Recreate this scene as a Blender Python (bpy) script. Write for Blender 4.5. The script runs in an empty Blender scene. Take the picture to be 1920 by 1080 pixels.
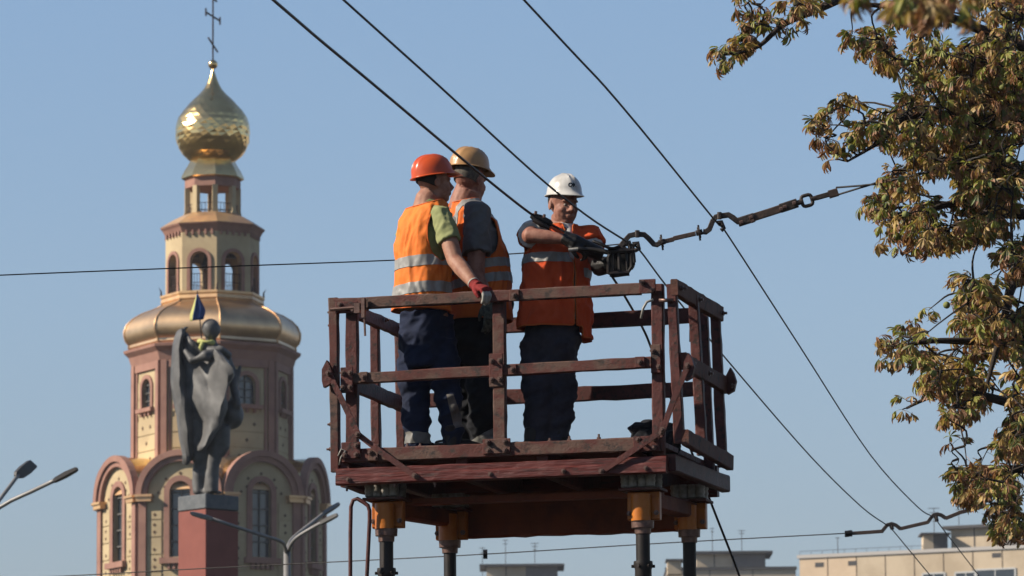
import bpy, bmesh, math, random
from mathutils import Vector, Matrix, Euler, noise
PI=math.pi; R_=math.radians
random.seed(7)
scn=bpy.context.scene
COL=scn.collection
# ---------------- camera, world, sun, exposure ----------------
FPX=9000.0; PITCH=R_(8.555); ROLL=R_(0.45); EYE=Vector((0,0,1.6))
cam_d=bpy.data.cameras.new('camera'); cam=bpy.data.objects.new('camera',cam_d); COL.objects.link(cam)
cam_d.lens=FPX/1920*36; cam_d.sensor_width=36; cam_d.clip_start=.1; cam_d.clip_end=8000
CM=(Matrix.Rotation(PI/2+PITCH,3,'X') @ Matrix.Rotation(-ROLL,3,'Z'))
cam.matrix_world=Matrix.Translation(EYE) @ CM.to_4x4()
cam_d.dof.use_dof=True; cam_d.dof.focus_distance=29.6; cam_d.dof.aperture_fstop=11
scn.camera=cam
SUN_AZ=R_(80)      # degrees to the left of the direction towards the camera (-Y)
SUN_EL=R_(33)
sun_dir=Vector((-math.sin(SUN_AZ)*math.cos(SUN_EL),-math.cos(SUN_AZ)*math.cos(SUN_EL),math.sin(SUN_EL)))
w=bpy.data.worlds.new("World"); scn.world=w; w.use_nodes=True
nt=w.node_tree; bg=nt.nodes['Background']
sky=nt.nodes.new('ShaderNodeTexSky'); sky.sky_type='NISHITA'; sky.sun_disc=False
sky.sun_elevation=SUN_EL
sky.sun_rotation=math.atan2(sun_dir.x,sun_dir.y)
sky.air_density=1.0; sky.dust_density=0.0; sky.ozone_density=3.0; sky.altitude=0
# hazy air towards the horizon: the sky there is a little duller than clear air gives
tcw=nt.nodes.new('ShaderNodeTexCoord'); sxw=nt.nodes.new('ShaderNodeSeparateXYZ'); nt.links.new(tcw.outputs['Generated'],sxw.inputs[0])
rw=nt.nodes.new('ShaderNodeValToRGB'); nt.links.new(sxw.outputs['Z'],rw.inputs[0])
rw.color_ramp.elements[0].position=.085; rw.color_ramp.elements[0].color=(.72,.635,.64,1)
rw.color_ramp.elements[1].position=.215; rw.color_ramp.elements[1].color=(1.05,.995,.975,1)
e_=rw.color_ramp.elements.new(.145); e_.color=(.93,.845,.825,1)
mw=nt.nodes.new('ShaderNodeMix'); mw.data_type='RGBA'; mw.blend_type='MULTIPLY'; mw.inputs[0].default_value=1
nt.links.new(sky.outputs[0],mw.inputs[6]); nt.links.new(rw.outputs[0],mw.inputs[7])
nt.links.new(mw.outputs[2],bg.inputs[0]); bg.inputs[1].default_value=0.0721
sl=bpy.data.lights.new('sun','SUN'); sl.energy=5.0; sl.angle=R_(.5); sl.color=(1,.9,.76)
so=bpy.data.objects.new('sun',sl); COL.objects.link(so); so.location=(-40,-10,60)
so.rotation_euler=(-sun_dir).to_track_quat('-Z','Y').to_euler()
scn.view_settings.view_transform='Standard'; scn.view_settings.look='None'
scn.view_settings.gamma=1; scn.view_settings.exposure=0.85
try: scn.view_settings.use_curve_mapping=False
except Exception: pass
scn.render.engine='CYCLES'
scn.render.resolution_x=1024; scn.render.resolution_y=576

def P(px,py,Y):
    """world point on the photograph's ray (1920x1080 pixels) at world distance Y"""
    d=CM @ Vector(((px-960)/FPX,(540-py)/FPX,-1))
    return EYE+d*(Y/d.y)
def proj(p):
    q=CM.transposed() @ (Vector(p)-EYE)
    return (960+FPX*q.x/-q.z, 540-FPX*q.y/-q.z)

# ---------------- materials ----------------
AL=.58      # albedo scale shared by all painted and dull materials
def mat(name,col,rough=.7,metal=0.0,col2=None,scale=8.0,bump=0.0,bscale=None,col3=None,spec=.25,stretch=(1,1,1),coat=0,detail=6,thr=(.4,.62)):
    if metal<.5:
        col=tuple(c*AL for c in col); col2=col2 and tuple(c*AL for c in col2); col3=col3 and tuple(c*AL for c in col3)
    m=bpy.data.materials.new(name); m.use_nodes=True; t=m.node_tree; b=t.nodes['Principled BSDF']
    b.inputs['Roughness'].default_value=rough; b.inputs['Metallic'].default_value=metal
    b.inputs['Specular IOR Level'].default_value=spec; b.inputs['Base Color'].default_value=(*col,1)
    if coat: b.inputs['Coat Weight'].default_value=coat; b.inputs['Coat Roughness'].default_value=.15
    tc=t.nodes.new('ShaderNodeTexCoord'); mp=t.nodes.new('ShaderNodeMapping'); mp.inputs['Scale'].default_value=stretch
    t.links.new(tc.outputs['Object'],mp.inputs[0])
    def nz(sc,d=detail,rg=.6):
        n=t.nodes.new('ShaderNodeTexNoise'); n.inputs['Scale'].default_value=sc; n.inputs['Detail'].default_value=d; n.inputs['Roughness'].default_value=rg
        t.links.new(mp.outputs[0],n.inputs['Vector']); return n
    if col2:
        n=nz(scale); r=t.nodes.new('ShaderNodeValToRGB'); r.color_ramp.elements[0].position=thr[0]; r.color_ramp.elements[1].position=thr[1]
        r.color_ramp.elements[0].color=(*col,1); r.color_ramp.elements[1].color=(*col2,1)
        t.links.new(n.outputs['Fac'],r.inputs[0]); out=r.outputs[0]
        if col3:
            n3=nz(scale*2.7,8,.7); r3=t.nodes.new('ShaderNodeValToRGB'); r3.color_ramp.elements[0].position=.52; r3.color_ramp.elements[1].position=.62
            t.links.new(n3.outputs['Fac'],r3.inputs[0]); mx=t.nodes.new('ShaderNodeMix'); mx.data_type='RGBA'
            t.links.new(r3.outputs[0],mx.inputs[0]); t.links.new(out,mx.inputs[6]); mx.inputs[7].default_value=(*col3,1); out=mx.outputs[2]
        t.links.new(out,b.inputs['Base Color'])
    if bump:
        n2=nz(bscale or scale*3,8); bp=t.nodes.new('ShaderNodeBump'); bp.inputs['Strength'].default_value=bump; bp.inputs['Distance'].default_value=.02
        t.links.new(n2.outputs['Fac'],bp.inputs['Height']); t.links.new(bp.outputs[0],b.inputs['Normal'])
    return m
# ---------------- mesh helpers ----------------
def tag(o,label=None,cat=None,group=None,kind=None):
    if label: o['label']=label
    if cat: o['category']=cat
    if group: o['group']=group
    if kind: o['kind']=kind
    return o
def thing(name,label,cat,loc=(0,0,0),rz=0,group=None):
    o=bpy.data.objects.new(name,None); COL.objects.link(o); o.location=loc; o.rotation_euler=(0,0,rz); o.empty_display_size=.2
    return tag(o,label,cat,group)
def link(name,me,parent=None,loc=None,rot=None,scale=None):
    o=bpy.data.objects.new(name,me); COL.objects.link(o)
    if parent: o.parent=parent
    if loc is not None: o.location=loc
    if rot is not None: o.rotation_euler=rot
    if scale is not None: o.scale=scale
    return o
def frame(d,up=Vector((0,0,1))):
    d=Vector(d).normalized(); up=Vector(up)
    if abs(d.dot(up.normalized()))>.98: up=Vector((0,1,0))
    x=d.cross(up).normalized(); y=x.cross(d).normalized()
    return x,y,d
class MB:
    def __init__(s): s.v=[]; s.f=[]; s.m=[]
    def add(s,vs,fs,mi=0):
        o=len(s.v); s.v+= [tuple(v) for v in vs]; s.f+=[tuple(i+o for i in f) for f in fs]; s.m+=[mi]*len(fs)
        return s
    def box(s,c,size,rz=0,mi=0,M=None):
        hx,hy,hz=[a/2 for a in size]; r=M or Matrix.Rotation(rz,3,'Z'); c=Vector(c)
        vs=[c+r@Vector((x,y,z)) for x in(-hx,hx) for y in(-hy,hy) for z in(-hz,hz)]
        return s.add(vs,[(0,1,3,2),(4,6,7,5),(0,4,5,1),(2,3,7,6),(0,2,6,4),(1,5,7,3)],mi)
    def tube(s,pts,rad,n=8,mi=0,cap=True,up=(0,0,1),flat=1.0):
        pts=[Vector(p) for p in pts]; 
        if not hasattr(rad,'__len__'): rad=[rad]*len(pts)
        vs=[];N=len(pts)
        px=None
        for i,p in enumerate(pts):
            d=(pts[min(i+1,N-1)]-pts[max(i-1,0)])
            if px is None: x,y,dd=frame(d,up)
            else:
                dd=d.normalized(); x=(px-dd*px.dot(dd)).normalized(); y=x.cross(dd)*1.0; y=dd.cross(x)*-1; y=x.cross(dd)
            px=x
            for k in range(n):
                a=2*PI*k/n; vs.append(p+(x*math.cos(a)+y*math.sin(a)*flat)*rad[i])
        fs=[(i*n+k,i*n+(k+1)%n,(i+1)*n+(k+1)%n,(i+1)*n+k) for i in range(N-1) for k in range(n)]
        if cap: fs+= [tuple(range(n))[::-1], tuple((N-1)*n+k for k in range(n))]
        return s.add(vs,fs,mi)
    def lathe(s,prof,n=32,phase=0,c=(0,0,0),mi=0,cap=True,jit=0,sw=0):
        """prof: list of (r,z). phase measured like the church's vertex angle"""
        vs=[]
        for j,(r,z) in enumerate(prof):
            for k in range(n):
                a=phase+2*PI*k/n+sw*j
                vs.append((c[0]+r*math.sin(a)*(1+random.uniform(-jit,jit)),c[1]-r*math.cos(a)*(1+random.uniform(-jit,jit)),c[2]+z))
        N=len(prof)
        fs=[(i*n+k,i*n+(k+1)%n,(i+1)*n+(k+1)%n,(i+1)*n+k) for i in range(N-1) for k in range(n)]
        if cap: fs+= [tuple(range(n))[::-1], tuple((N-1)*n+k for k in range(n))]
        return s.add(vs,fs,mi)
    def prism(s,poly,O,X,Y,Z,t,mi=0):
        """poly in (X,Y) coordinates from O, extruded by t along Z"""
        O,X,Y,Z=Vector(O),Vector(X),Vector(Y),Vector(Z); n=len(poly)
        vs=[O+X*a+Y*b for a,b in poly]+[O+X*a+Y*b+Z*t for a,b in poly]
        fs=[tuple(range(n))[::-1],tuple(range(n,2*n))]+[(i,(i+1)%n,n+(i+1)%n,n+i) for i in range(n)]
        return s.add(vs,fs,mi)
    def ball(s,c,r,n=10,m=7,mi=0,sc=(1,1,1)):
        c=Vector(c)
        prof=[(max(r*math.sin(PI*j/m),1e-4),-r*math.cos(PI*j/m)) for j in range(m+1)]
        o=len(s.v); s.lathe(prof,n,0,(0,0,0),mi)
        for i in range(o,len(s.v)):
            v=s.v[i]; s.v[i]=(c.x+v[0]*sc[0],c.y+v[1]*sc[1],c.z+v[2]*sc[2])
        return s
    def mesh(s,name,mats,smooth=False,recalc=True,merge=False):
        me=bpy.data.meshes.new(name); me.from_pydata(s.v,[],s.f)
        for m in (mats if isinstance(mats,(list,tuple)) else [mats]): me.materials.append(m)
        me.polygons.foreach_set('material_index',s.m)
        if recalc:
            b=bmesh.new(); b.from_mesh(me)
            if merge: bmesh.ops.remove_doubles(b,verts=b.verts,dist=1e-4)
            bmesh.ops.recalc_face_normals(b,faces=b.faces); b.to_mesh(me); b.free()
        if smooth:
            me.polygons.foreach_set('use_smooth',[True]*len(me.polygons))
            if smooth!=True: me.set_sharp_from_angle(angle=R_(smooth))
        me.update(); return me
    def build(s,name,mats,parent=None,smooth=False,loc=None,rot=None,**k):
        return link(name,s.mesh(name,mats,smooth,**k),parent,loc,rot)
def bevel_mesh(me,w=.004,seg=1):
    b=bmesh.new(); b.from_mesh(me)
    bmesh.ops.bevel(b,geom=[e for e in b.edges if e.is_manifold and e.calc_face_angle(0)>.5],offset=w,segments=seg,affect='EDGES',clamp_overlap=True)
    b.to_mesh(me); b.free(); return me
def plank(p0,p1,wd,ht,up=(0,0,1),seg=10,jit=.003,seed=0,bow=0.0):
    """weathered bar: subdivided chamfered box with uneven faces"""
    p0,p1=Vector(p0),Vector(p1); x,y,d=frame(p1-p0,up); L=(p1-p0).length
    c=.12*min(wd,ht); a,b=wd/2,ht/2
    sec=[(-a+c,-b),(a-c,-b),(a,-b+c),(a,b-c),(a-c,b),(-a+c,b),(-a,b-c),(-a,-b+c)]
    m=MB(); vs=[]
    for i in range(seg+1):
        t=i/seg; pc=p0+d*L*t+y*(bow*math.sin(t*PI))
        for k,(u,v) in enumerate(sec):
            nz=noise.noise(Vector((seed*3.1+t*L*9,k*1.7,seed)))*jit*2
            n2=noise.noise(Vector((seed+t*L*30,k*.9,5)))*jit
            f=1+(nz+n2)/max(min(a,b),.01)
            vs.append(pc+x*u*f+y*v*f)
    n=8
    fs=[(i*n+k,i*n+(k+1)%n,(i+1)*n+(k+1)%n,(i+1)*n+k) for i in range(seg) for k in range(n)]+[tuple(range(n))[::-1],tuple(seg*n+k for k in range(n))]
    return m.add(vs,fs)
# ---------------- ground and road ----------------
m_grass=mat('ground_dry_grass',(.022,.028,.014),.95,col2=(.040,.036,.022),scale=.08)
m_asph=mat('asphalt',(.045,.045,.047),.9,col2=(.06,.058,.056),scale=.6,bump=.2)
g=MB(); n=48
g.add([(0,0,0)]+[(4000*math.sin(2*PI*k/n),4000*math.cos(2*PI*k/n),0) for k in range(n)],[(0,1+k,1+(k+1)%n) for k in range(n)])
tag(g.build('ground',m_grass),kind='structure')
r=MB(); r.add([(-7,-40,.004),(3,-40,.004),(24,140,.004),(14,140,.004)],[(0,1,2,3)])
tag(r.build('road',m_asph),kind='structure')

# ---------------- church ----------------
m_cream=mat('church_cream_render',(.66,.52,.31),.85,col2=(.55,.42,.25),scale=.7,bump=.15,bscale=6)
m_pink=mat('church_terracotta_paint',(.44,.235,.175),.8,col2=(.36,.185,.14),scale=1.2,bump=.1)
m_orn=mat('church_ornament_brown',(.16,.10,.06),.9)
m_gold=mat('church_gilded_sheet',(.83,.58,.25),.22,1.0,col2=(.70,.46,.20),scale=1.3,bump=.06,bscale=2.5)
m_goldmat=mat('church_old_gilding',(.60,.38,.19),.45,.7,col2=(.45,.27,.15),scale=1.0,bump=.1,bscale=3)
m_gore=mat('church_roof_gilding',(.64,.43,.24),.40,1.0,col2=(.50,.33,.19),scale=.8,bump=.1,bscale=2.0)
m_glass=mat('church_window_glass',(.035,.045,.06),.12,0,spec=.8)
m_winfr=mat('church_window_bars',(.16,.15,.14),.6)
m_darkin=mat('church_interior',(.05,.04,.035),.95)
m_iron=mat('church_ironwork',(.045,.03,.028),.5,.6)
CX,CY=None,240.0
ax=P(398,900,CY); CX=ax.x
def zc(y,dy=0.0): return P(398,y,CY-dy).z
S=.02677
church=thing('church','tall terracotta and cream octagonal church tower with gilded onion dome and cross','church',(CX,CY,0))
A0=R_(8.6); A8=PI/4
def fa(k): return A0-A8/2+A8*k         # facet normal angles: 0 = front left, 1 = front right, -1 = left, 2 = right
def fax(k):
    a=fa(k); N=Vector((math.sin(a),-math.cos(a),0)); T=Vector((math.cos(a),math.sin(a),0)); return N,T
VIS=(-2,-1,0,1,2,3)
def wall_arch(mb,k,apo,s0,s1,z0,ztop,hw,zb,zs,th,mi=0,extra=()):
    """facet wall slab with an arched hole of half width hw from zb, springing at zs"""
    N,T=fax(k)
    ss=sorted(set([s0,s1,*extra]+([ -hw,hw]+[hw*math.cos(PI*i/12) for i in range(1,12)] if hw else [])))
    zt=(lambda s:ztop) if not callable(ztop) else ztop
    def hole(s):
        if not hw or abs(s)>hw+1e-6: return None
        return zs+math.sqrt(max(hw*hw-s*s,0))
    def pt(s,z,d): return N*(apo-d)+T*s+Vector((0,0,z))
    for a,b in zip(ss,ss[1:]):
        inside=hw and (a+b)/2>-hw and (a+b)/2<hw
        segs=[]
        if inside:
            segs=[((a,hole(a)),(b,hole(b)),(b,zt(b)),(a,zt(a)))]
            if zb>z0: segs.append(((a,z0),(b,z0),(b,zb),(a,zb)))
        else: segs=[((a,z0),(b,z0),(b,zt(b)),(a,zt(a)))]
        for q in segs:
            mb.add([pt(s,z,0) for s,z in q]+[pt(s,z,th) for s,z in q],[(0,1,2,3),(7,6,5,4),(0,4,5,1),(2,6,7,3)],mi)
    # jambs
    if hw:
        for s in(-hw,hw): mb.add([pt(s,zb,0),pt(s,zb,th),pt(s,zs,th),pt(s,zs,0)],[(0,1,2,3)],mi)
    for s in(s0,s1): mb.add([pt(s,z0,0),pt(s,z0,th),pt(s,zt(s),th),pt(s,zt(s),0)],[(0,1,2,3)],mi)
def arch_band(mb,k,apo,r0,r1,zb,zs,th,proud,mi=0,n=20,full=True):
    """moulding running up both jambs and round the arch"""
    N,T=fax(k)
    path=[(-1,zb,None)]
    pts=[]
    if full: pts.append((-r0,zb,-r1,zb))
    for i in range(n+1):
        a=PI-PI*i/n; pts.append((r0*math.cos(a),zs+r0*math.sin(a),r1*math.cos(a),zs+r1*math.sin(a)))
    if full: pts.append((r0,zb,r1,zb))
    for q,w_ in zip(pts,pts[1:]):
        vs=[]
        for d in(-proud,th):
            for s,z in((q[0],q[1]),(q[2],q[3]),(w_[2],w_[3]),(w_[0],w_[1])): vs.append(N*(apo-d)+T*s+Vector((0,0,z)))
        mb.add(vs,[(0,1,2,3),(7,6,5,4),(0,4,5,1),(1,5,6,2),(2,6,7,3),(3,7,4,0)],mi)
def oct_ring(name,prof,mt,smooth=False,n=8,cap=True,parent=None):
    mb=MB(); mb.lathe([(r*S,z) for r,z in prof],n,A0 if n==8 else 0,cap=cap); return mb.build(name,mt,parent or church,smooth)
def fbox(mb,k,apo,s,z0,z1,w_,proud,th=.3,mi=0):
    N,T=fax(k); a=fa(k)
    mb.box(N*(apo+proud-(proud+th)/2)+T*s+Vector((0,0,(z0+z1)/2)),(w_,proud+th,z1-z0),rz=a,mi=mi)
APO=math.cos(PI/8)
# lower storey: eight gabled bays
Rl=211*S; al=Rl*APO; hwid=Rl*math.sin(PI/8)
z_spr=zc(938,2.5); z_cr=zc(858,2.5); ro=z_cr-z_spr; ro=min(ro,hwid-.02)
z_spr=z_cr-ro
zwt=zc(912,2.5); zwb=zc(1052,2.5); whw=20*S
core=MB(); core.lathe([(Rl-.9,0),(Rl-.9,z_spr-.1)],8,A0); core.build('inner_wall',m_darkin,church)
ornm=MB()
for k in range(-3,5):
    N,T=fax(k); vis=k in(-1,0,1,2)
    mb=MB(); top=lambda s:z_spr+math.sqrt(max((ro-.16)**2-s*s,0)) if abs(s)<ro-.16 else z_spr
    ex=[(ro-.161)*math.cos(PI*i/24) for i in range(0,25)]
    wall_arch(mb,k,al,-hwid,hwid,0,top,whw,zwb,zwt-whw,.35,extra=ex)
    o=mb.build('wall',m_cream,church)
    mb=MB(); arch_band(mb,k,al,ro-.46,ro,z_spr-.5,z_spr,.35,.22,full=False); mb.build('gable_arch',m_pink,church,smooth=35)
    mb=MB(); arch_band(mb,k,al,ro-.20,ro+.10,z_spr-.5,z_spr,.05,.34,full=False); mb.build('gable_moulding',m_pink,church,smooth=35)
    # barrel roof behind the gable
    mb=MB(); nn=20; vs=[]
    for d in(0,3.6):
        for i in range(nn+1):
            a=PI*i/nn; vs.append(N*(al-.02-d)+T*((ro+.05)*math.cos(a))+Vector((0,0,z_spr+(ro+.03)*math.sin(a))))
    mb.add(vs,[(i,i+1,nn+2+i,nn+1+i) for i in range(nn)]); mb.build('barrel_roof',m_gold,church,smooth=40)
    # corner pilasters, imposts
    for sgn in(-1,1):
        mb=MB(); fbox(mb,k,al,sgn*(hwid-.24),0,z_spr-.28,.38,.16); mb.build('pilaster',m_pink,church)
        mb=MB(); fbox(mb,k,al,sgn*(hwid-.36),z_spr-.28,z_spr-.06,.78,.34); fbox(mb,k,al,sgn*(hwid-.36),z_spr-.06,z_spr+.06,.9,.42); mb.build('impost',m_goldmat,church)
        if vis:
            zz=z_spr-.35; ca=whw+.42; cb=hwid-.47
            for c in range(7):
                z1=zz; z0=zz-.80
                if z0<zwb-4 : break
                mb=MB(); fbox(mb,k,al,sgn*(ca+cb)/2,z0,z1,cb-ca,.045,.02)
                bo=mb.build('wall_block',m_cream,church)
                for q in range(2):
                    sx=sgn*((ca+cb)/2)+random.uniform(-.03,.03); zo=z0+.22+.36*q
                    N_,T_=fax(k); Mx=Matrix.Rotation(fa(k),3,'Z')@Matrix.Rotation(PI/4,3,'Y')
                    if q==0 or c%2: ornm.box(N*(al+.05)+T*sx+Vector((0,0,zo)),(.13,.02,.13),M=Mx); 
                zz-=.86
    if vis:
        for i in range(9):
            a=PI*(i+.5)/9; rr=(ro-.62+whw+.35)/2+ .12*(-1)**i
            Mx=Matrix.Rotation(fa(k),3,'Z')@Matrix.Rotation(PI/4,3,'Y')
            ornm.box(N*(al+.012)+T*(rr*math.cos(a)*.86)+Vector((0,0,z_spr-.05+rr*math.sin(a)*.86)),(.13,.02,.13),M=Mx)
    if k not in (-2,-1,0,1,2,3): continue
    wn=MB(); arch_band(wn,k,al,whw,whw+.28,zwb-.05,zwt-whw,.3,.09); wn=wn.build('window',m_pink,church,smooth=35)
    mb=MB(); 
    vs=[N*(al-.24)+T*s+Vector((0,0,z)) for s,z in [(-whw,zwb),(whw,zwb)]+[(whw*math.cos(PI*i/12),zwt-whw+whw*math.sin(PI*i/12)) for i in range(13)]]
    mb.add(vs,[tuple(range(len(vs)))]); mb.build('pane',m_glass,wn)
    mb=MB(); fbox(mb,k,al-.17,0,zwb,zwt-.02,.05,.03,.03)
    for q in range(4): 
        z=zwb+(zwt-zwb)*(q+.9)/4.6; fbox(mb,k,al-.17,0,z,z+.07,2*whw*.98,.035,.03)
    mb.build('glazing_bar',m_winfr,wn)
    mb=MB(); fbox(mb,k,al,0,zwb-.34,zwb-.05,2*whw+.9,.3)
    for q in range(5): fbox(mb,k,al,(q-2)*(whw*.5),zwb-.62,zwb-.34,.13,.2)
    mb.build('sill',m_pink,wn)
# deck between gables and drum
oct_ring('roof_deck',[(211,z_spr+.3),(205,z_spr+.6),(150,z_spr+2.1)],m_goldmat)
# upper drum
Rd=148*S; ad=Rd*APO; hd=Rd*math.sin(PI/8)
z0d=zc(880); z1d=zc(690)
mb=MB(); mb.lathe([(Rd-.8,z0d-1),(Rd-.8,z1d)],8,A0); mb.build('inner_wall',m_darkin,church)
uwt=zc(703,3.2); uwb=zc(757,3.2); uhw=18*S
for k in range(-3,5):
    vis=k in(-1,0,1,2); N,T=fax(k)
    mb=MB(); wall_arch(mb,k,ad,-hd,hd,z0d-1,z1d,uhw if vis else 0,uwb,uwt-uhw,.3); mb.build('wall',m_cream,church)
    for sgn in(-1,1):
        mb=MB(); fbox(mb,k,ad,sgn*(hd-.18),z0d-1,z1d,.30,.17); mb.build('pilaster',m_pink,church)
        mb=MB(); fbox(mb,k,ad,sgn*(hd-.47),z0d-1,z1d-.35,.11,.08); mb.build('pilaster_strip',m_pink,church)
        if vis:
            ca=uhw+.30; cb=hd-.57; zz=z1d-.9
            for c in range(2):
                mb=MB(); fbox(mb,k,ad,sgn*(ca+cb)/2,zz-.82,zz,cb-ca,.04,.02); mb.build('wall_block',m_cream,church); zz-=.88
    mb=MB(); fbox(mb,k,ad,0,z1d-.38,z1d,2*hd-.62,.12); mb.build('frieze',m_pink,church)
    if not vis: continue
    zz=uwb-.65
    for c in range(4):
        if zz-.72<z0d-.6: break
        mb=MB(); fbox(mb,k,ad,0,zz-.74,zz,2*hd-1.14,.04,.02); mb.build('wall_block',m_cream,church)
        Mx=Matrix.Rotation(fa(k),3,'Z')@Matrix.Rotation(PI/4,3,'Y')
        for sx in((-.42,.42) if c%2==0 else (0,)): ornm.box(N*(ad+.05)+T*sx+Vector((0,0,zz-.37)),(.15,.02,.15),M=Mx)
        zz-=.80
    wn=MB(); arch_band(wn,k,ad,uhw,uhw+.2,uwb-.05,uwt-uhw,.25,.09); wn=wn.build('window',m_pink,church,smooth=35)
    vs=[N*(ad-.2)+T*s+Vector((0,0,z)) for s,z in [(-uhw,uwb),(uhw,uwb)]+[(uhw*math.cos(PI*i/12),uwt-uhw+uhw*math.sin(PI*i/12)) for i in range(13)]]
    MB().add(vs,[tuple(range(len(vs)))]).build('pane',m_glass,wn)
    mb=MB(); fbox(mb,k,ad-.14,0,uwb,uwt-.02,.045,.03,.03)
    for q in range(3):
        z=uwb+(uwt-uwb)*(q+.8)/3.6; fbox(mb,k,ad-.14,0,z,z+.045,2*uhw*.97,.035,.03)
    mb.build('glazing_bar',m_winfr,wn)
    mb=MB(); fbox(mb,k,ad,0,uwb-.25,uwb-.05,2*uhw+.7,.26)
    for q in range(3): fbox(mb,k,ad,(q-1)*.42,uwb-.45,uwb-.25,.12,.16)
    mb.build('sill',m_pink,wn)
ornm.build('wall_ornament',m_orn,church)
oct_ring('cornice',[(147,zc(694)),(153,zc(690)),(158,zc(674)),(167,zc(666)),(168,zc(661)),(160,zc(659))],m_pink)
# big gilded roof, eight separate gores with standing seams
prof=[(154,660),(158,655),(157,650),(163,643),(166,634),(166,624),(161,612),(150,601),(133,591),(112,583),(97,576),(94,570)]
for k in range(8):
    a0,a1=A0+A8*k,A0+A8*(k+1); mb=MB(); vs=[]
    for r,y in prof:
        for a in(a0,a1): vs.append((r*S*math.sin(a),-r*S*math.cos(a),zc(y)))
    mb.add(vs,[(2*i,2*i+1,2*i+3,2*i+2) for i in range(len(prof)-1)]); mb.build('roof_gore',m_gore,church,smooth=45)
    mb=MB(); mb.tube([((r+.8)*S*math.sin(a0),-(r+.8)*S*math.cos(a0),zc(y)) for r,y in prof],.045,6); mb.build('roof_seam',m_goldmat,church,smooth=True)
oct_ring('balcony_rim',[(94,zc(574)),(98,zc(570)),(97,zc(564)),(99,zc(561)),(99,zc(557)),(80,zc(556))],m_goldmat)
# belfry
Rb=89*S; ab=Rb*APO; hb=Rb*math.sin(PI/8); zb0=zc(557); zb1=zc(441)
bwt=zc(473,1.8); bhw=17.5*S
for k in range(-3,5):
    mb=MB(); wall_arch(mb,k,ab,-hb,hb,zb0,zb1,bhw,zb0+.05,bwt-bhw,.34); mb.build('belfry_wall',m_cream,church)
    mb=MB(); arch_band(mb,k,ab,bhw,bhw+.17,zb0,bwt-bhw,.34,.08); mb.build('arch_surround',m_pink,church,smooth=35)
    mb=MB()
    for q in range(5): fbox(mb,k,ab,(q-2)*.34,zc(452),zc(443),.1,.1)
    mb.build('dentil',m_pink,church)
    mb=MB(); N,T=fax(k)
    for z in(.45,.9): mb.tube([N*(ab-.1)-T*bhw+Vector((0,0,zb0+z)),N*(ab-.1)+T*bhw+Vector((0,0,zb0+z))],.02,5)
    for q in range(7): mb.tube([N*(ab-.1)+T*(bhw*(q-3)/3.2)+Vector((0,0,zb0)),N*(ab-.1)+T*(bhw*(q-3)/3.2)+Vector((0,0,zb0+.9))],.014,4)
    mb.build('railing',m_iron,church)
    # finials on the balcony corner
    a=A0+A8*k; v=Vector((97*S*math.sin(a),-97*S*math.cos(a),zc(557)))
    mb=MB(); mb.tube([v,v+Vector((0,0,.25)),v*1.0+Vector((.12*math.sin(a),-.12*math.cos(a),.42))],[.06,.04,.01],5); mb.build('finial',m_iron,church)
mb=MB(); mb.lathe([(.05,zb1-.5),(.34,zb1-.6),(.42,zb1-1.1),(.60,zb1-1.55),(.62,zb1-1.62)],20); 
bell=mb.build('bell',m_iron,church,smooth=True); bell.location=(.0,.0,-.05)
MB().tube([(-2.0,.2,zb1-.45),(2.0,-.2,zb1-.45)],.09,6).tube([(-.2,-2.0,zb1-.45),(.2,2.0,zb1-.45)],.09,6).build('bell_beam',m_iron,church)
for q,(bx,by) in enumerate(((-1.0,.5),(.9,.9),(.8,-.7))):
    MB().lathe([(.03,-.0),(.16,-.06),(.2,-.3),(.3,-.55)],14,c=(bx,by,zb1-.5)).build('bell',m_iron,church,smooth=True)
oct_ring('belfry_ceiling',[(84,zb1-.06),(84,zb1)],m_darkin)
oct_ring('belfry_cornice',[(87,zc(450)),(90,zc(445)),(95,zc(436)),(99,zc(432)),(99,zc(430))],m_pink)
oct_ring('belfry_roof',[(100,zc(430)),(97,zc(428)),(76,zc(415)),(56,zc(405)),(50,zc(404))],m_goldmat)
# lantern
Rn=50*S; an=Rn*APO; hn=Rn*math.sin(PI/8); zn0=zc(405); zn1=zc(354)
for k in range(-3,5):
    a=A0+A8*k; v=Vector((Rn*.96*math.sin(a),-Rn*.96*math.cos(a),0)); mb=MB()
    mb.box(v+Vector((0,0,(zn0+zn1)/2)),(.27,.27,zn1-zn0),rz=a); mb.box(v+Vector((0,0,zn0+.06)),(.33,.33,.12),rz=a); mb.build('lantern_pier',m_cream,church)
    N,T=fax(k); mb=MB()
    for z in(.15,.5): mb.tube([N*an-T*hn+Vector((0,0,zn0+z)),N*an+T*hn+Vector((0,0,zn0+z))],.018,5)
    for q in range(5): mb.tube([N*an+T*(hn*(q-2)/2.6)+Vector((0,0,zn0)),N*an+T*(hn*(q-2)/2.6)+Vector((0,0,zn0+.5))],.014,4)
    mb.build('railing',m_iron,church)
oct_ring('lantern_band',[(47,zc(356)),(53,zc(355)),(53,zc(340)),(56,zc(337)),(50,zc(336))],m_pink)
oct_ring('dome_skirt',[(57,zc(338)),(60,zc(336)),(59,zc(332)),(53,zc(320)),(47,zc(311)),(43,zc(303)),(38,zc(302))],m_gold,smooth=30)
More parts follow.
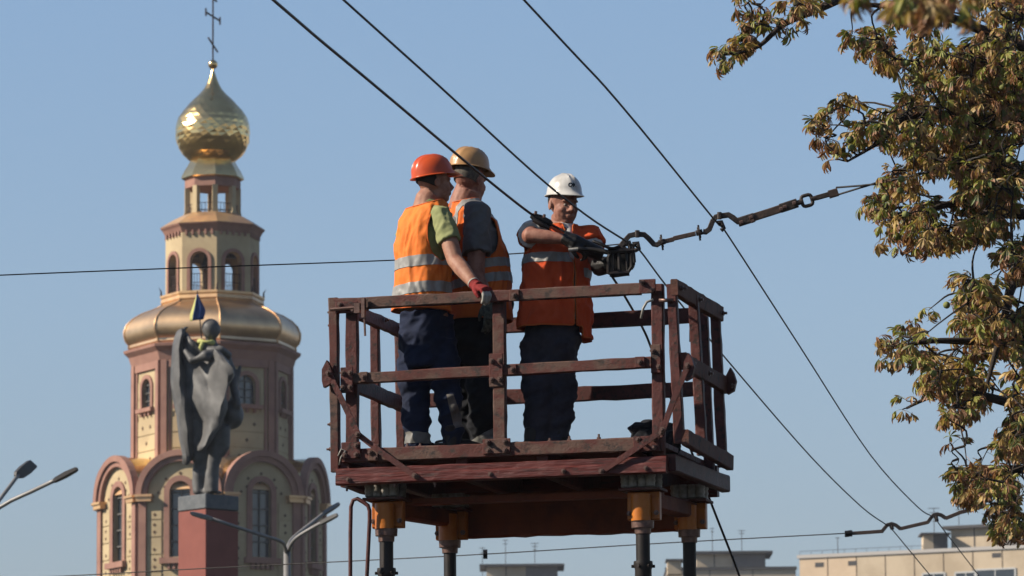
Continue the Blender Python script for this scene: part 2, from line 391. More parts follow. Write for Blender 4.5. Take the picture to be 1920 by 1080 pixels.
# onion dome of faceted gilt lozenges
op=[(38,305),(46,300),(57.5,290),(65,278),(69.5,266),(71,254),(71,243),(69.5,232),(65,221),(57.5,209.5),(47.5,198),(37,187),(26.5,177.5),(18,168),(12,158),(8,148),(4.5,138),(2,130)]
mb=MB(); n=26; rows=[]
def oprof(t):
    i=min(int(t),len(op)-2); f=t-i; return (op[i][0]*(1-f)+op[i+1][0]*f,op[i][1]*(1-f)+op[i+1][1]*f)
vs=[];NR=34
for j in range(NR+1):
    r,y=oprof(j/NR*(len(op)-1.0001)); n_=n
    for k in range(n):
        a=2*PI*(k+.5*(j%2))/n + j*.035
        rr=r*S*(1+random.uniform(-.011,.011)); vs.append((rr*math.sin(a),-rr*math.cos(a),zc(y)))
fs=[]
for j in range(NR):
    for k in range(n):
        a,b=j*n+k,j*n+(k+1)%n; c,d=(j+1)*n+k,(j+1)*n+(k+1)%n
        if j%2==0: fs+=[(a,b,c),(b,d,c)]
        else: fs+=[(a,b,d),(a,d,c)]
mb.add(vs,fs); mb.build('onion_dome',m_gold,church)
mb=MB(); mb.ball((0,0,0),9.2*S,18,12); bo=mb.build('ball',m_gold,church,smooth=True,loc=(0,0,zc(121)))
# cross, seen almost edge-on
cr=MB(); zc1=zc(-22); zc0=zc(121)
cr.tube([(0,0,zc0),(0,0,zc1)],.042,6)
bd=Vector((.26,1,0)).normalized()
for z,l,dz in((zc(31),1.15,0),(zc(-2),.6,0),(zc(84),.75,.22)):
    cr.tube([bd*-l+Vector((0,0,z+dz)),bd*l+Vector((0,0,z-dz))],.05,6)
    if l>1:
        for e in(-1,1): 
            q=bd*l*e+Vector((0,0,z)); cr.tube([q+Vector((0,0,-.2)),q+Vector((0,0,.2))],.045,6)
cr.build('cross',m_iron,church)
# ---------------- lift platform on four telescopic posts ----------------
m_maroon=mat('maroon_paint_chipped',(.085,.020,.016),.55,col2=(.12,.030,.023),col3=(.03,.015,.012),scale=9,bump=.25,bscale=40,stretch=(1,1,1))
m_rail=mat('weathered_brown_rail',(.135,.072,.052),.65,col2=(.115,.030,.022),col3=(.048,.032,.026),scale=5,bump=.22,bscale=60,stretch=(1,1.3,1.3),thr=(.45,.55))
m_beam=mat('red_painted_timber',(.15,.028,.022),.45,col2=(.11,.024,.02),col3=(.06,.02,.016),scale=7,bump=.35,bscale=30,stretch=(.35,3,3))
m_side=mat('side_rail_paint',(.13,.050,.032),.7,col2=(.12,.032,.020),col3=(.04,.022,.018),scale=5,bump=.3,bscale=40)
m_bolt=mat('rusty_bolt',(.10,.06,.05),.45,.6,col2=(.16,.10,.08),scale=30)
m_orange=mat('orange_machine_paint',(.62,.20,.025),.38,col2=(.50,.14,.02),scale=6,bump=.2)
m_orange_shade=mat('shaded_orange_paint',(.22,.045,.010),.65,col2=(.11,.022,.007),scale=4,bump=.3)  # orange paint darkened: shade under the platform is put into the colour
m_pole=mat('black_greased_steel',(.014,.012,.011),.5,.0,col2=(.028,.02,.017),scale=5,bump=.15)
m_insul=mat('dirty_porcelain',(.42,.40,.36),.35,col2=(.20,.18,.15),scale=16)
m_black=mat('black_rubber',(.018,.018,.02),.75)
m_truckp=mat('truck_orange_paint',(.55,.16,.03),.4)
TH=R_(15.5)
PO=P(640,857,28.6); PU=Vector((math.cos(TH),-math.sin(TH),0)); PV=Vector((math.sin(TH),math.cos(TH),0))
def Lw(u,v,w): return PO+PU*u+PV*v+Vector((0,0,w))
def Luw(px,py,v):
    """platform coordinates (u,w) of a pixel on the plane v"""
    d=P(px,py,10)-EYE; q=PO+PV*v-EYE
    t=q.dot(PV)/d.dot(PV); r=EYE+d*t-PO
    return r.dot(PU),r.z
plat=thing('tower_truck','rusty maroon railed lift cage on black telescopic posts, carrying the three workers','lift platform',(PO.x,PO.y,0),-TH)
PZ=PO.z
def part(name,p0,p1,wd,ht,m,parent=None,up=(0,0,1),**k):
    k.setdefault('jit',.0014)
    z=Vector((0,0,PZ)); mb=plank(Vector(p0)+z,Vector(p1)+z,wd,ht,up,seed=random.random()*50,**k)
    return mb.build(name,m,parent or plat)
bolt_me=None
def bolt(parent,p,d=(0,-1,0),s=1.0):
    global bolt_me
    if bolt_me is None:
        mb=MB(); mb.tube([(0,0,0),(0,0,.012)],.016,6).tube([(0,0,.012),(0,0,.03)],.009,6); bolt_me=mb.mesh('bolt',m_bolt)
    o=link('bolt',bolt_me,parent,Vector(p)+Vector((0,0,PZ)),Vector(d).to_track_quat('Z','Y').to_euler(),(s,s,s*random.uniform(.7,1.3))); return o
WT,WM=.925,.475
# front frame
f_top=part('rail',(-.03,-.03,WT-.005),(1.87,-.03,WT+.0),.045,.068,m_rail,seg=26,jit=.0014)
f_mid=part('rail',(.08,-.03,WM-.01),(1.93,-.03,WM+.01),.045,.066,m_rail,seg=26,jit=.0014)
f_bot=part('rail',(.02,-.03,0),(1.99,-.03,.0),.05,.082,m_rail,seg=26,jit=.0014)
pc=part('post',(.985,.02,0),(.985,.02,WT+.035),.076,.05,m_rail,up=(0,1,0),seg=14)
pl=part('post',(.065,.02,-.03),(.065,.02,WT-.03),.075,.05,m_maroon,up=(0,1,0),seg=14)
pr=part('post',(1.955,.02,-.06),(1.96,.02,WT+.03),.072,.055,m_maroon,up=(0,1,0),seg=14)
# joint plates with bolts
def plate(u,w,wd,ht,v=-.062,m=m_rail,nb=4,parent=None):
    par=parent or plat; mb=MB(); mb.box((u,v,PZ+w),(wd,.012,ht)); o=mb.build('joint_plate',m,par); bevel_mesh(o.data,.003)
    for i in range(nb):
        a=(u+wd*(-.3 if i%2 else .3)*(1 if nb>1 else 0), v-.006, w+ht*((-.28 if i<nb/2 else .28) if nb>1 else 0))
        bolt(par,a)
plate(.985,WM,.085,.20); plate(.985+.115,WT-.005,.06,.07,nb=1,v=-.058); plate(.985+.10,WM,.05,.062,nb=1,v=-.058)
plate(.985,.02,.17,.09,nb=4); plate(.02,WM,.0001,.0001,nb=0)if 0 else None
plate(.055,WM-.02,.078,.155,m=m_maroon); plate(.16,WM-.005,.05,.062,nb=1,v=-.058); plate(.055,WT-.03,.14,.07,m=m_maroon,nb=2)
plate(.08,.03,.12,.10,nb=3,m=m_maroon); plate(.22,-.005,.06,.065,nb=2,v=-.06)
plate(1.955,WM+.03,.06,.17,m=m_rail,nb=2,v=-.03); plate(1.865,WM+.01,.06,.065,nb=1,v=-.06); plate(1.915,WT+.01,.10,.085,m=m_maroon,nb=2,v=-.055)
plate(1.90,.0,.16,.09,m=m_maroon,nb=4)
for u in(.42,.50,1.30,1.42,1.60): bolt(plat,(u,-.02,.042),(0,0,1),.8)
# left hinged side frame
for (v,t) in((.0,m_rail),(.72,m_maroon),(1.25,m_maroon)):
    uu=-.035 if v<.1 else .0
    part('post',(uu+.0,v,-.09 if v<.1 else -.03),(uu-.01,v,WT+.04 if v<.1 else WT-.02),.055,.05,t,up=(0,1,0),seg=14,jit=.0016)
part('rail',(.035,.05,WT-.025),(.03,1.27,WT-.01),.04,.08,m_maroon,seg=14); part('rail',(.035,.05,WM-.02),(.03,1.27,WM-.02),.04,.09,m_maroon,seg=14); part('rail',(.0,.03,0),(.0,1.27,0),.05,.08,m_maroon,seg=14)
for v in(.25,.72,1.0): bolt(plat,(.06,v,WT),(1,0,0)); 
for w in(.8,.88,.2,.05): bolt(plat,(-.065,.0,w),(-1,0,0),.8)
# back frame
part('rail',(.0,1.26,WT+.005),(1.97,1.26,WT+.02),.045,.095,m_maroon,seg=20,jit=.0016); part('rail',(.0,1.26,WM+.01),(1.97,1.26,WM+.01),.045,.09,m_maroon,seg=20,jit=.0016); part('rail',(.0,1.26,0),(1.99,1.26,0),.045,.08,m_maroon,seg=20)
part('post',(.985,1.31,0),(.985,1.31,WT),.07,.05,m_maroon,up=(0,1,0)); part('post',(1.98,1.22,-.03),(1.95,1.22,WT+.0),.062,.05,m_maroon,up=(0,1,0))
# right hinged side frame, leaning outwards at the foot
for (v,ut,ub) in((-.02,2.055,2.09),(.46,2.07,2.115),(1.12,2.05,2.085)):
    part('post',(ub,v,.0 if v<.3 else -.02),(ut,v,WT+.02),.06,.052,m_maroon,up=(0,1,0),seg=14,jit=.002)
part('rail',(2.075,-.05,WT+.0),(2.07,1.17,WT+.005),.045,.095,m_side,seg=14,jit=.0016); part('rail',(2.12,-.02,WM+.01),(2.10,1.17,WM+.01),.04,.10,m_side,seg=14,jit=.0016); part('rail',(2.13,-.05,.03),(2.12,1.17,.01),.045,.095,m_side,seg=14,jit=.0016)
for v in(.02,.5,1.1): bolt(plat,(2.15,v,WM),(1,0,0)); bolt(plat,(2.10,v,WT),(1,0,0))
# folding stays
def flatbar(pts,wd,t,name,m,v):
    mb=MB(); vs=[]; n=len(pts)
    for i,(u,w) in enumerate(pts):
        a=Vector(pts[max(i-1,0)]); b=Vector(pts[min(i+1,n-1)]); d=(b-a).normalized(); nn=Vector((-d.y,d.x))*wd/2
        for s,q in((1,0),(-1,0),(-1,1),(1,1)): vs.append((u+nn.x*s,v+t*(q-.5),PZ+w+nn.y*s))
    mb.add(vs,[(i*4+k,i*4+(k+1)%4,i*4+4+(k+1)%4,i*4+4+k) for i in range(n-1) for k in range(4)]+[(0,1,2,3),((n-1)*4+3,(n-1)*4+2,(n-1)*4+1,(n-1)*4)])
    return mb.build(name,m,plat)
for pix,v in((((617,700),(640,748),(672,815)),-.085),(((672,815),(715,848),(778,892)),-.10),(((1290,685),(1262,752),(1241,812)),-.085),(((1243,806),(1200,836),(1128,884)),-.10)):
    pts=[Luw(x,y,v) for x,y in pix]; o=flatbar(pts,.034,.012,'stay',m_maroon,v)
    for q in(pts[0],pts[-1]): bolt(o,(q[0],v-.006,q[1]),s=1.1)
for (x,y,v) in((616,703,-.04),(1294,690,-.04),(1372,716,1.16)):
    u,w_=Luw(x,y,v); mb=MB(); mb.prism([(-.02,-.08),(.02,-.06),(.035,.0),(.02,.05),(.0,.085),(-.03,.03),(-.03,-.04)],(u,v,PZ+w_),(1,0,0),(0,0,1),(0,-1,0),.04); mb.build('stay_bracket',m_maroon,plat)
for (x,y,v) in((699,818,.72),):
    pass
# latches and loose wire
u,w_=Luw(665,578,-.09)
mb=MB(); mb.tube([(-.04,-.085,PZ+w_),(.16,-.085,PZ+w_+.005)],.011,7).box((.13,-.085,PZ+w_),(.035,.03,.06)); mb.box((.17,-.085,PZ+w_),(.02,.04,.12)); mb.tube([(.175,-.09,PZ+w_-.05),(.18,-.09,PZ+w_-.17)],.007,6); mb.build('latch',m_bolt,plat)
def pxtube(name,pix,v,r,m,n=6,parent=plat):
    mb=MB(); pts=[]
    for q in pix:
        vv=q[2] if len(q)>2 else v; u,w_=Luw(q[0],q[1],vv); pts.append((u,vv,PZ+w_))
    mb.tube(pts,r,n); return mb.build(name,m,parent,smooth=True)
pxtube('latch_lever',[(1225,562),(1213,566),(1206,578),(1202,597)],-.08,.008,m_insul)
pxtube('latch_hook',[(1300,598),(1296,606),(1295,620),(1295,641)],.5,.009,m_pole)
pxtube('latch_bar',[(1236,563),(1262,563)],-.06,.012,m_bolt); 
pxtube('wire_tie',[(636,872),(639,858),(648,845),(640,842),(634,855)],-.07,.005,m_insul)
# deck and lower beams
for i in range(9):
    v0=.0+i*.14; mb=MB(); mb.box((1.0,v0+.066,PZ+.02),(1.9,.132,.03)); mb.build('deck_plank',m_beam,plat)
u0,wa=Luw(632,874,-.05); _,wb=Luw(632,912,-.05)
part('beam',(u0,-.045,(wa*.55+wb*.45)+.01),(2.02,-.045,(wa*.55+wb*.45)+.01),.06,.055,m_beam,seg=34,jit=.0016)
part('beam',(u0,-.05,wb+.035),(2.02,-.05,wb+.035),.07,.062,m_beam,seg=34,jit=.0016)
part('beam',(u0,1.27,wb+.09),(2.02,1.27,wb+.09),.06,.19,m_beam,seg=10)
part('beam',(u0+.03,-.0,wb+.08),(u0+.03,1.25,wb+.08),.06,.16,m_maroon,seg=10); part('beam',(2.03,-.0,wb+.07),(2.07,1.25,wb+.07),.06,.10,m_maroon,seg=10)
for k in range(4): part('joist',(.25+.5*k,.0,wb+.10),(.25+.5*k,1.25,wb+.10),.07,.15,m_maroon,seg=4)
for u in(.07,.5,.95,1.4,1.9): bolt(plat,(u,-.085,wb+.035),s=.9)
for u in(.05,.35,.6): bolt(plat,(u,-.05,wb+.0),(0,0,-1),.8)
# insulators, orange cross beams and telescopic posts
_,wi0=Luw(725,934,.12); _,wi1=Luw(725,909,.12)
def insul(u,v):
    mb=MB(); mb.lathe([(.016,wi0+PZ),(.03,wi0+.012+PZ),(.028,wi0+.03+PZ),(.033,wi0+.04+PZ),(.028,(wi0+wi1)/2+.02+PZ),(.034,wi1-.01+PZ),(.03,wi1+.01+PZ)],12,c=(u,v,0)); mb.build('insulator',m_insul,plat,smooth=50)
masts=[((726,938,990,.14),(1000,),13.0,'lit'),((845,975,1012,.86),(1022,),12,'lit'),((1206,930,975,.14),(985,),13,'lit'),((1293,945,992,.86),(1002,),12.5,'dark')]
mu=[]
for (x,ya,yb,v),(yc,),rp,lit in masts:
    u,wt_=Luw(x,ya,v); _,wb_=Luw(x,yb,v); mu.append((u,v,wt_,wb_))
    for du in(-.075,-.028,.028,.075): insul(u+du-.02*(v<.5),v-.045); insul(u+du,v+.045)
    mb=MB(); mb.box((u,v,PZ+wi0-.008),(.25,.2,.014)); mb.build('mounting_plate',m_rail,plat)
    top=wi0-.016; b0_=0
    mb=MB(); hw=.098
    mb.box((u,v+.03,PZ+(top+wb_)/2),(2*hw,.05,top-wb_)); mb.box((u,v-.0,PZ+(top*.4+wb_*.6)),(2*hw*.98,.012,(top-wb_)*.75))
    b_=mb.build('bracket',m_orange,plat); bevel_mesh(b_.data,.004)
    mb=MB(); mb.tube([(u-.005,v-.04,PZ+wb_-.01),(u-.005,v-.04,PZ+top-.02)],.058,20); mb.build('socket',m_orange,b_,smooth=40)
    bolt(b_,(u-.082,v-.01,wb_+.04)); bolt(b_,(u+.082,v-.01,wb_+.04))
    _,wc=Luw(x,yb+8,v); mb=MB(); mb.tube([(u,v-.02,PZ+wb_-.008),(u,v-.02,PZ+wb_-.05)],[.068,.066],20); mb.tube([(u,v-.02,PZ+wb_-.05),(u,v-.02,PZ+wb_-.085)],[.05,.048],16); mb.build('collar',m_bolt,b_,smooth=40)
    mp=MB(); mp.tube([(u,v-.02,1.75),(u,v-.02,PZ+wb_-.07)],rp*.00321,20); mp=mp.build('telescopic_post',m_pole,plat,smooth=40)
    ys={0:1066,1:1190,2:1053,3:1150}[len(mu)-1]; _,wsl=Luw(x,ys,v)
    mb=MB(); r=rp*.00321; zt=PZ+wsl
    mb.tube([(u,v-.02,1.7),(u,v-.02,zt-.05),(u,v-.02,zt-.02),(u,v-.02,zt),(u,v-.02,zt)],[r+.008,r+.008,r+.016,r+.014,r+.002],20)
    for a in range(6):
        q=2*PI*a/6+.3; mb.tube([(u+(r+.006)*math.cos(q),v-.02+(r+.006)*math.sin(q),zt-.03),(u+(r+.028)*math.cos(q),v-.02+(r+.028)*math.sin(q),zt-.03)],.01,6)
    mb.build('post_sleeve',m_pole,mp,smooth=40)
fw=(mu[0][2]+mu[0][3])/2
_,b0=Luw(780,943,.3); 
# front cross beam is shallow, the back one deep
mb=MB(); mb.box(((mu[0][0]+mu[2][0])/2,.30,PZ+(wi0+b0)/2-.005),(mu[2][0]-mu[0][0]+.15,.10,wi0-b0+.02)); mb.build('cross_beam',m_orange_shade,plat)
_,b1=Luw(1000,1005,.93)
wq=wi0+.10
part('cross_beam',(mu[1][0]-.02,.95,(wq+b1)/2),(mu[3][0]+.02,.95,(wq+b1)/2),.08,wq-b1,m_orange_shade,seg=20,jit=.0015)
for i in(0,2):
    part('side_beam',(mu[i][0],.2,wi0-.06),(mu[i+1][0],.9,wi0-.06),.1,.1,m_orange_shade,seg=4)
part('stub_bar',(mu[1][0]-.16,.80,mu[1][2]+.07),(mu[1][0]-.02,.80,mu[1][2]+.05),.04,.03,m_pole,seg=3)
pxtube('ladder_hoop',[(657,1180),(657,1080),(657,1000),(658,950),(662,938),(670,935),(682,942),(690,948),(693,958),(693,975),(688,1080),(686,1180)],-.02,.0125,m_maroon,8)
# lorry under the posts
mb=MB(); mb.box((1.0,.5,1.55),(2.9,2.4,.3)); mb.box((1.0,.5,1.1),(5.2,.9,.3)); o=mb.build('truck_bed',m_orange_shade,plat); bevel_mesh(o.data,.03)
mb=MB(); mb.prism([(-1.0,0.65),(.9,.65),(.9,1.7),(.55,2.55),(-1.0,2.6)],(-1.9+.6,-.7,0),(-1,0,0),(0,0,1),(0,1,0),2.4); o=mb.build('truck_cab',m_truckp,plat); bevel_mesh(o.data,.06,2)
for sv in(-.705,1.705):
    mb=MB(); mb.box((-1.55,sv,2.05),(.8,.02,.6)); mb.build('cab_window',m_glass,o)
tw=MB(); tw.tube([(0,-.14,0),(0,-.14,0),(0,.14,0),(0,.14,0)],[.3,.5,.5,.3],24); tme=tw.mesh('wheel',m_black)
for x in(-1.4,2.3):
    for y in(-.55,1.55): link('wheel',tme,plat,(x,y,.5))
mb=MB(); mb.tube([(-1.4,-.55,.5),(-1.4,1.55,.5)],.07,8).tube([(2.3,-.55,.5),(2.3,1.55,.5)],.07,8).box((.4,.5,.85),(4.8,.8,.3)); mb.build('chassis',m_pole,plat)
# ---------------- overhead trolley wires and hangers ----------------
m_wire=mat('wire_black',(.016,.014,.014),.5,.3)
m_steelrope=mat('steel_rope',(.05,.045,.042),.5,.5)
m_hang=mat('hanger_rusty_grey',(.085,.068,.060),.6,.25,col2=(.055,.042,.038),scale=25,bump=.3)
m_hang2=mat('hanger_brown_bakelite',(.13,.085,.065),.55,col2=(.09,.06,.05),scale=20,bump=.2)
def PH(px,py,h):
    d=CM @ Vector(((px-960)/FPX,(540-py)/FPX,-1)); return EYE+d*((h-EYE.z)/d.z)
def smooth_path(pts,sub=6):
    pts=[Vector(p) for p in pts]; out=[]
    for i in range(len(pts)-1):
        p0=pts[max(i-1,0)];p1=pts[i];p2=pts[i+1];p3=pts[min(i+2,len(pts)-1)]
        for k in range(sub):
            t=k/sub; out.append(.5*((2*p1)+(p2-p0)*t+(2*p0-5*p1+4*p2-p3)*t*t+(3*p1-p0-3*p2+p3)*t**3))
    out.append(pts[-1]); return out
def wire(name,pts,r,m,label,cat='wire',group=None,n=6,sub=5):
    mb=MB(); mb.tube(smooth_path(pts,sub),r,n); o=mb.build(name,m,None,smooth=True); return tag(o,label,cat,group)
h2=P(1190,462,28).z; h3=P(1343,414,27.9).z
def ext(a,b,t): return b+(b-a).normalized()*t
w2=[PH(x,y,h2) for x,y in((640,-4),(820,158),(1000,323),(1100,404),(1180,456),(1200,470),(1255,543),(1365,677),(1520,856),(1615,950),(1662,984),(1672,992),(1745,1080))]
w2=[ext(w2[1],w2[0],12)]+w2+[ext(w2[-2],w2[-1],30)]
wire('contact_wire',w2,.0058,m_wire,'middle dark contact wire running from above the white helmet to the near hanger and on','wire','trolleybus contact wires')
w3=[PH(x,y,h3) for x,y in((979,-4),(1160,192),(1333,404),(1350,422),(1372,452),(1500,650),(1632,853),(1720,950),(1752,970),(1762,984),(1836,1080))]
w3=[ext(w3[1],w3[0],12)]+w3+[ext(w3[-2],w3[-1],30)]
wire('contact_wire',w3,.0058,m_wire,'rightmost dark contact wire crossing the second bend of the near hanger','wire','trolleybus contact wires')
lw=[(508,-4,21.8),(600,75,23.3),(700,158,24.8),(850,284,27),(940,358,28.2),(1000,404,28.85),(1030,419,28.82),(1065,438,28.78),(1100,462,28.78),(1128,492,28.9),(1165,545,29.4),(1205,615,30.35),(1222,655,30.5),(1248,722,30.6),(1274,788,30.7),(1336,950,30.9),(1387,1082,31.1),(1440,1240,31.3)]
lw=[P(*q) for q in lw]; lw=[ext(lw[1],lw[0],9)]+lw
wire('loose_wire',lw,.0078,m_wire,'thick slack wire gripped by the white-helmeted worker, drooping behind the cage','wire')
wire('span_wire',[P(-260,528,29.5),P(0,516,29),P(300,504,29.6),P(735,488,29.95),P(975,475,29.9),P(1110,463,29.45),P(1150,459,28.6),P(1172,457,28)],.0042,m_wire,'thin cross cable passing in front of the church belfry to the near hanger')
wire('span_wire',[P(-200,1092,48),P(120,1080,47),P(360,1067,46.5),P(620,1054,46),P(910,1039,45.4),P(1250,1018,45),P(1586,1000,44.6)],.0055,m_steelrope,'faint thin cable low in the picture, crossing the pedestal to the far hanger')
mb=MB(); q=P(910,1039,45.35); mb.tube([q+Vector((-.02,0,0)),q+Vector((.02,0,0))],.045,8); tag(mb.build('cable_clip',m_wire,None),'small black clip on the low far cable above the small roof','clip')
def rib(mb,pix,Y,r,flat=1.0,n=8,mi=0):
    mb.tube([P(x,y,Y) for x,y in pix],r,n,mi=mi,up=(0,1,0),flat=flat)
def hanger_part(name,pix,Y,r,m,parent,flat=1.0,n=8):
    mb=MB(); pts=[P(x,y,Y)-parent.location for x,y in pix]; mb.tube(pts,r,n,up=(0,1,0),flat=flat); return mb.build(name,m,parent,smooth=35)
def bar_part(name,pix,Y,ht,wd,m,parent):
    """flat bar following pixels: rectangular section ht high"""
    mb=MB(); pts=[P(x,y,Y)-parent.location for x,y in pix]; vs=[]; n=len(pts)
    for i,p in enumerate(pts):
        d=(pts[min(i+1,n-1)]-pts[max(i-1,0)]).normalized(); up=Vector((0,1,0)).cross(d).normalized(); yv=Vector((0,1,0))
        for a,b in((1,.8),(.8,1),(-.8,1),(-1,.8),(-1,-.8),(-.8,-1),(.8,-1),(1,-.8)): vs.append(p+up*a*ht/2+yv*b*wd/2)
    mb.add(vs,[(i*8+k,i*8+(k+1)%8,i*8+8+(k+1)%8,i*8+8+k) for i in range(n-1) for k in range(8)]+[tuple(range(8)),tuple((n-1)*8+k for k in range(8))])
    return mb.build(name,m,parent)
HY=28.0
hg=thing('wire_hanger','near rusty two-bend wire hanger with chain link, beside the white-helmeted worker','wire hanger',P(1340,420,HY),group='hangers holding the trolley wires')
bar_part('bent_arm',[(1163,462),(1171,452),(1180,442),(1194,439),(1208,440),(1216,447),(1226,458),(1232,459),(1238,455)],HY,.029,.03,m_hang,hg)
bar_part('bent_arm',[(1318,434),(1323,435),(1330,430),(1336,415),(1342,407),(1352,405),(1366,403),(1374,408),(1384,416),(1392,415)],HY,.031,.03,m_hang,hg)
def px_part(name,pix,Y,r,m,n=10,flat=1.0): return hanger_part(name,pix,Y,r,m,hg,flat,n)
for (x,y) in((1241,454),(1311,436)):
    o=px_part('spool',[(x-6,y+1.5),(x-4,y+1),(x+4,y-1),(x+6,y-1.5)],HY,.017,m_hang); 
    px_part('spool_flange',[(x-2,y+.5),(x+1.5,y-.4)],HY,.033,m_hang); px_part('spool_bolt',[(x-2,y-14),(x+2,y+15)],HY,.006,m_hang)
bar_part('insulating_rod',[(1247,452.5),(1262,449),(1264,447),(1304,438)],HY,.025,.025,m_hang2,hg)
for (x,y) in((1195,439),(1349,405)): px_part('bolt_head',[(x,y+6),(x,y-7)],HY-.02,.014,m_hang,6)
for pts in([(1186,458),(1196,456),(1198,466),(1190,470)],[(1345,418),(1352,416),(1357,428),(1352,432)],[(1178,452),(1182,466)]): px_part('wire_clamp',pts,HY,.014,m_hang,7)
bar_part('strap',[(1386,416),(1440,399),(1495,381)],HY,.046,.022,m_hang2,hg)
bar_part('strap_end',[(1384,417),(1414,407.5)],HY,.052,.034,m_hang,hg); bar_part('strap_end',[(1463,391),(1495,380.5)],HY,.052,.034,m_hang,hg)
for (x,y) in((1390,417),(1408,408),(1411,414),(1465,392),(1472,388),(1489,381)): px_part('bolt_head',[(x,y)]*1+[(x+.01,y)],HY-.03,.011,m_bolt,6) if 0 else hanger_part('bolt_head',[(x-3,y+1),(x+3,y-1)],HY-.022,.012,m_bolt,hg,1,6)
px_part('eye_stem',[(1494,381),(1506,377)],HY,.016,m_hang)
mb=MB(); c=P(1513,376,HY)-hg.location; vs=[]
pts=[]
for i in range(24):
    a=2*PI*i/24; ca,sa=math.cos(a),math.sin(a); k=(abs(ca)**4+abs(sa)**4)**-.25
    pts.append(c+Vector((ca*k*.031,.0,sa*k*.032)))
R3=Matrix.Rotation(R_(-15),3,'Y'); 
pts=[c+R3@(p-c) for p in pts]; pts.append(pts[0]); mb.tube(pts,.011,8,cap=False,up=(0,1,0)); mb.build('chain_link',m_hang,hg,smooth=True)
px_part('eye_stem',[(1520,374),(1534,370)],HY,.015,m_hang)
bar_part('thimble',[(1531,371),(1538,369),(1556,364)],HY,.028,.03,m_hang,hg); bar_part('thimble',[(1554,365),(1571,360)],HY,.046,.034,m_hang2,hg)
def rope(name,pa,pb,r,label):
    mb=MB()
    for s in(0,1):
        pts=[]
        for i in range(61):
            t=i/60; p=pa.lerp(pb,t); tw=min(1,max(0,(t-.04)*12)); a=t*60+PI*s; rad=.018*(1-tw)+.004*tw
            a2=(PI*s+PI/2)+max(0,t-.11)*60; rad=.019*(1-min(1,t/.11))+.004
            pts.append(p+Vector((0,math.cos(a2)*rad,math.sin(a2)*rad+ -.05*math.sin(PI*t))))
        mb.tube(pts,r,5)
    return tag(mb.build(name,m_wire,None,smooth=True),label,'wire')
rope('twisted_cable',P(1568,359,HY),P(2050,215,27.0),.0062,'twisted double steel cable going from the hanger up into the chestnut tree')
HZ=44.6
hg2=thing('wire_hanger','far dark wire hanger against the pale apartment block','wire hanger',P(1665,985,HZ),group='hangers holding the trolley wires')
hanger_part('end_insulator',[(1584,1001),(1588,1001),(1594,1000),(1598,1000)],HZ,.030,m_wire,hg2)
bar_part('insulating_rod',[(1598,1000),(1630,998),(1656,996)],HZ,.032,.03,m_hang2,hg2)
bar_part('bent_arm',[(1654,996),(1658,991),(1664,984),(1672,982),(1680,985),(1689,992)],HZ,.034,.03,m_hang,hg2)
bar_part('insulating_rod',[(1688,991.5),(1715,985),(1741,979)],HZ,.032,.03,m_hang2,hg2)
bar_part('bent_arm',[(1740,979),(1744,973),(1750,966),(1758,964),(1765,966),(1774,972)],HZ,.034,.03,m_hang,hg2)
bar_part('strap',[(1773,972),(1800,961),(1850,948)],HZ,.034,.03,m_hang2,hg2)
hanger_part('wire_clamp',[(1672,986),(1673,993)],HZ,.018,m_hang,hg2); hanger_part('wire_clamp',[(1755,968),(1757,978)],HZ,.018,m_hang,hg2)
wire('span_wire',[P(1848,949,HZ),P(1960,915,44),P(2150,850,43.5)],.007,m_steelrope,'short cable leaving the far hanger behind the chestnut leaves')
# ---------------- street lamps ----------------
m_galv=mat('galvanised_steel',(.34,.33,.32),.5,.35,col2=(.26,.25,.24),scale=2)
m_lumin=mat('lamp_housing_grey',(.09,.085,.085),.5,.2)
def lamp(base,Y,label,arms,rp,post):
    t=thing('street_lamp',label,'street lamp',(P(*base,Y).x,Y,0),group='street lamps with long raised arms')
    z=P(*base,Y).z
    mb=MB(); mb.tube([(0,0,0),(0,0,z*.5),(0,0,z)],[.11,.085,rp],12); mb.build('post',m_galv,t,smooth=True)
    for pix,head,dy,th in arms:
        mb=MB(); pts=[P(x,y,Y+dy*i/max(len(pix)-1,1))-t.location for i,(x,y) in enumerate(pix)]; mb.tube(smooth_path(pts,3),[.032]*((len(pts)-1)*3+1),8); a=mb.build('arm',m_galv,t,smooth=True)
        p0=P(*head[0],Y+dy)-t.location; p1=P(*head[1],Y+dy*1.25)-t.location; d=(p1-p0).normalized(); sd=Vector((.0,1,.0)); up=sd.cross(d).normalized()
        if th>1: sd=(sd*.75+up*.65).normalized(); up=d.cross(sd).normalized()
        mb=MB(); vs=[]
        for tt,wd,h in((0,.05,.03),(.12,.10,.035),(.5,.12,.04),(.92,.11,.03),(1,.09,.015)):
            p=p0.lerp(p1,tt)
            for s1,s2 in((-1,-1),(1,-1),(1,.6),(.6,1),(-.6,1),(-1,.6)): vs.append(p+sd*s1*wd+up*s2*h)
        mb.add(vs,[(i*6+k,i*6+(k+1)%6,i*6+6+(k+1)%6,i*6+6+k) for i in range(4) for k in range(6)]+[(0,1,2,3,4,5)[::-1],tuple(24+k for k in range(6))])
        mb.build('luminaire',m_lumin if th!=1 else m_galv,a)
    return t
lamp((538,1034),85,'grey three-armed street lamp in front of the church, right of the pedestal',[([(536,1036),(534,1024),(524,1014),(480,1000),(395,972)],((398,973),(357,962)),-1.5,1),([(539,1036),(541,1022),(550,1008),(585,980),(608,962)],((603,966),(637,944)),1.2,1),([(541,1034),(545,1022),(556,1008),(585,990),(605,979)],((600,982),(634,965)),-1.0,1)],.06,0)
lamp((-86,1040),75,'street lamp at the left edge, only its two raised heads in view',[([(-86,1040),(-78,1024),(-40,988),(0,936),(34,891)],((31,894),(62,868)),1.5,2),([(-85,1038),(-70,1010),(0,951),(60,921),(104,900)],((101,902),(146,879)),-1.5,0)],.06,0)
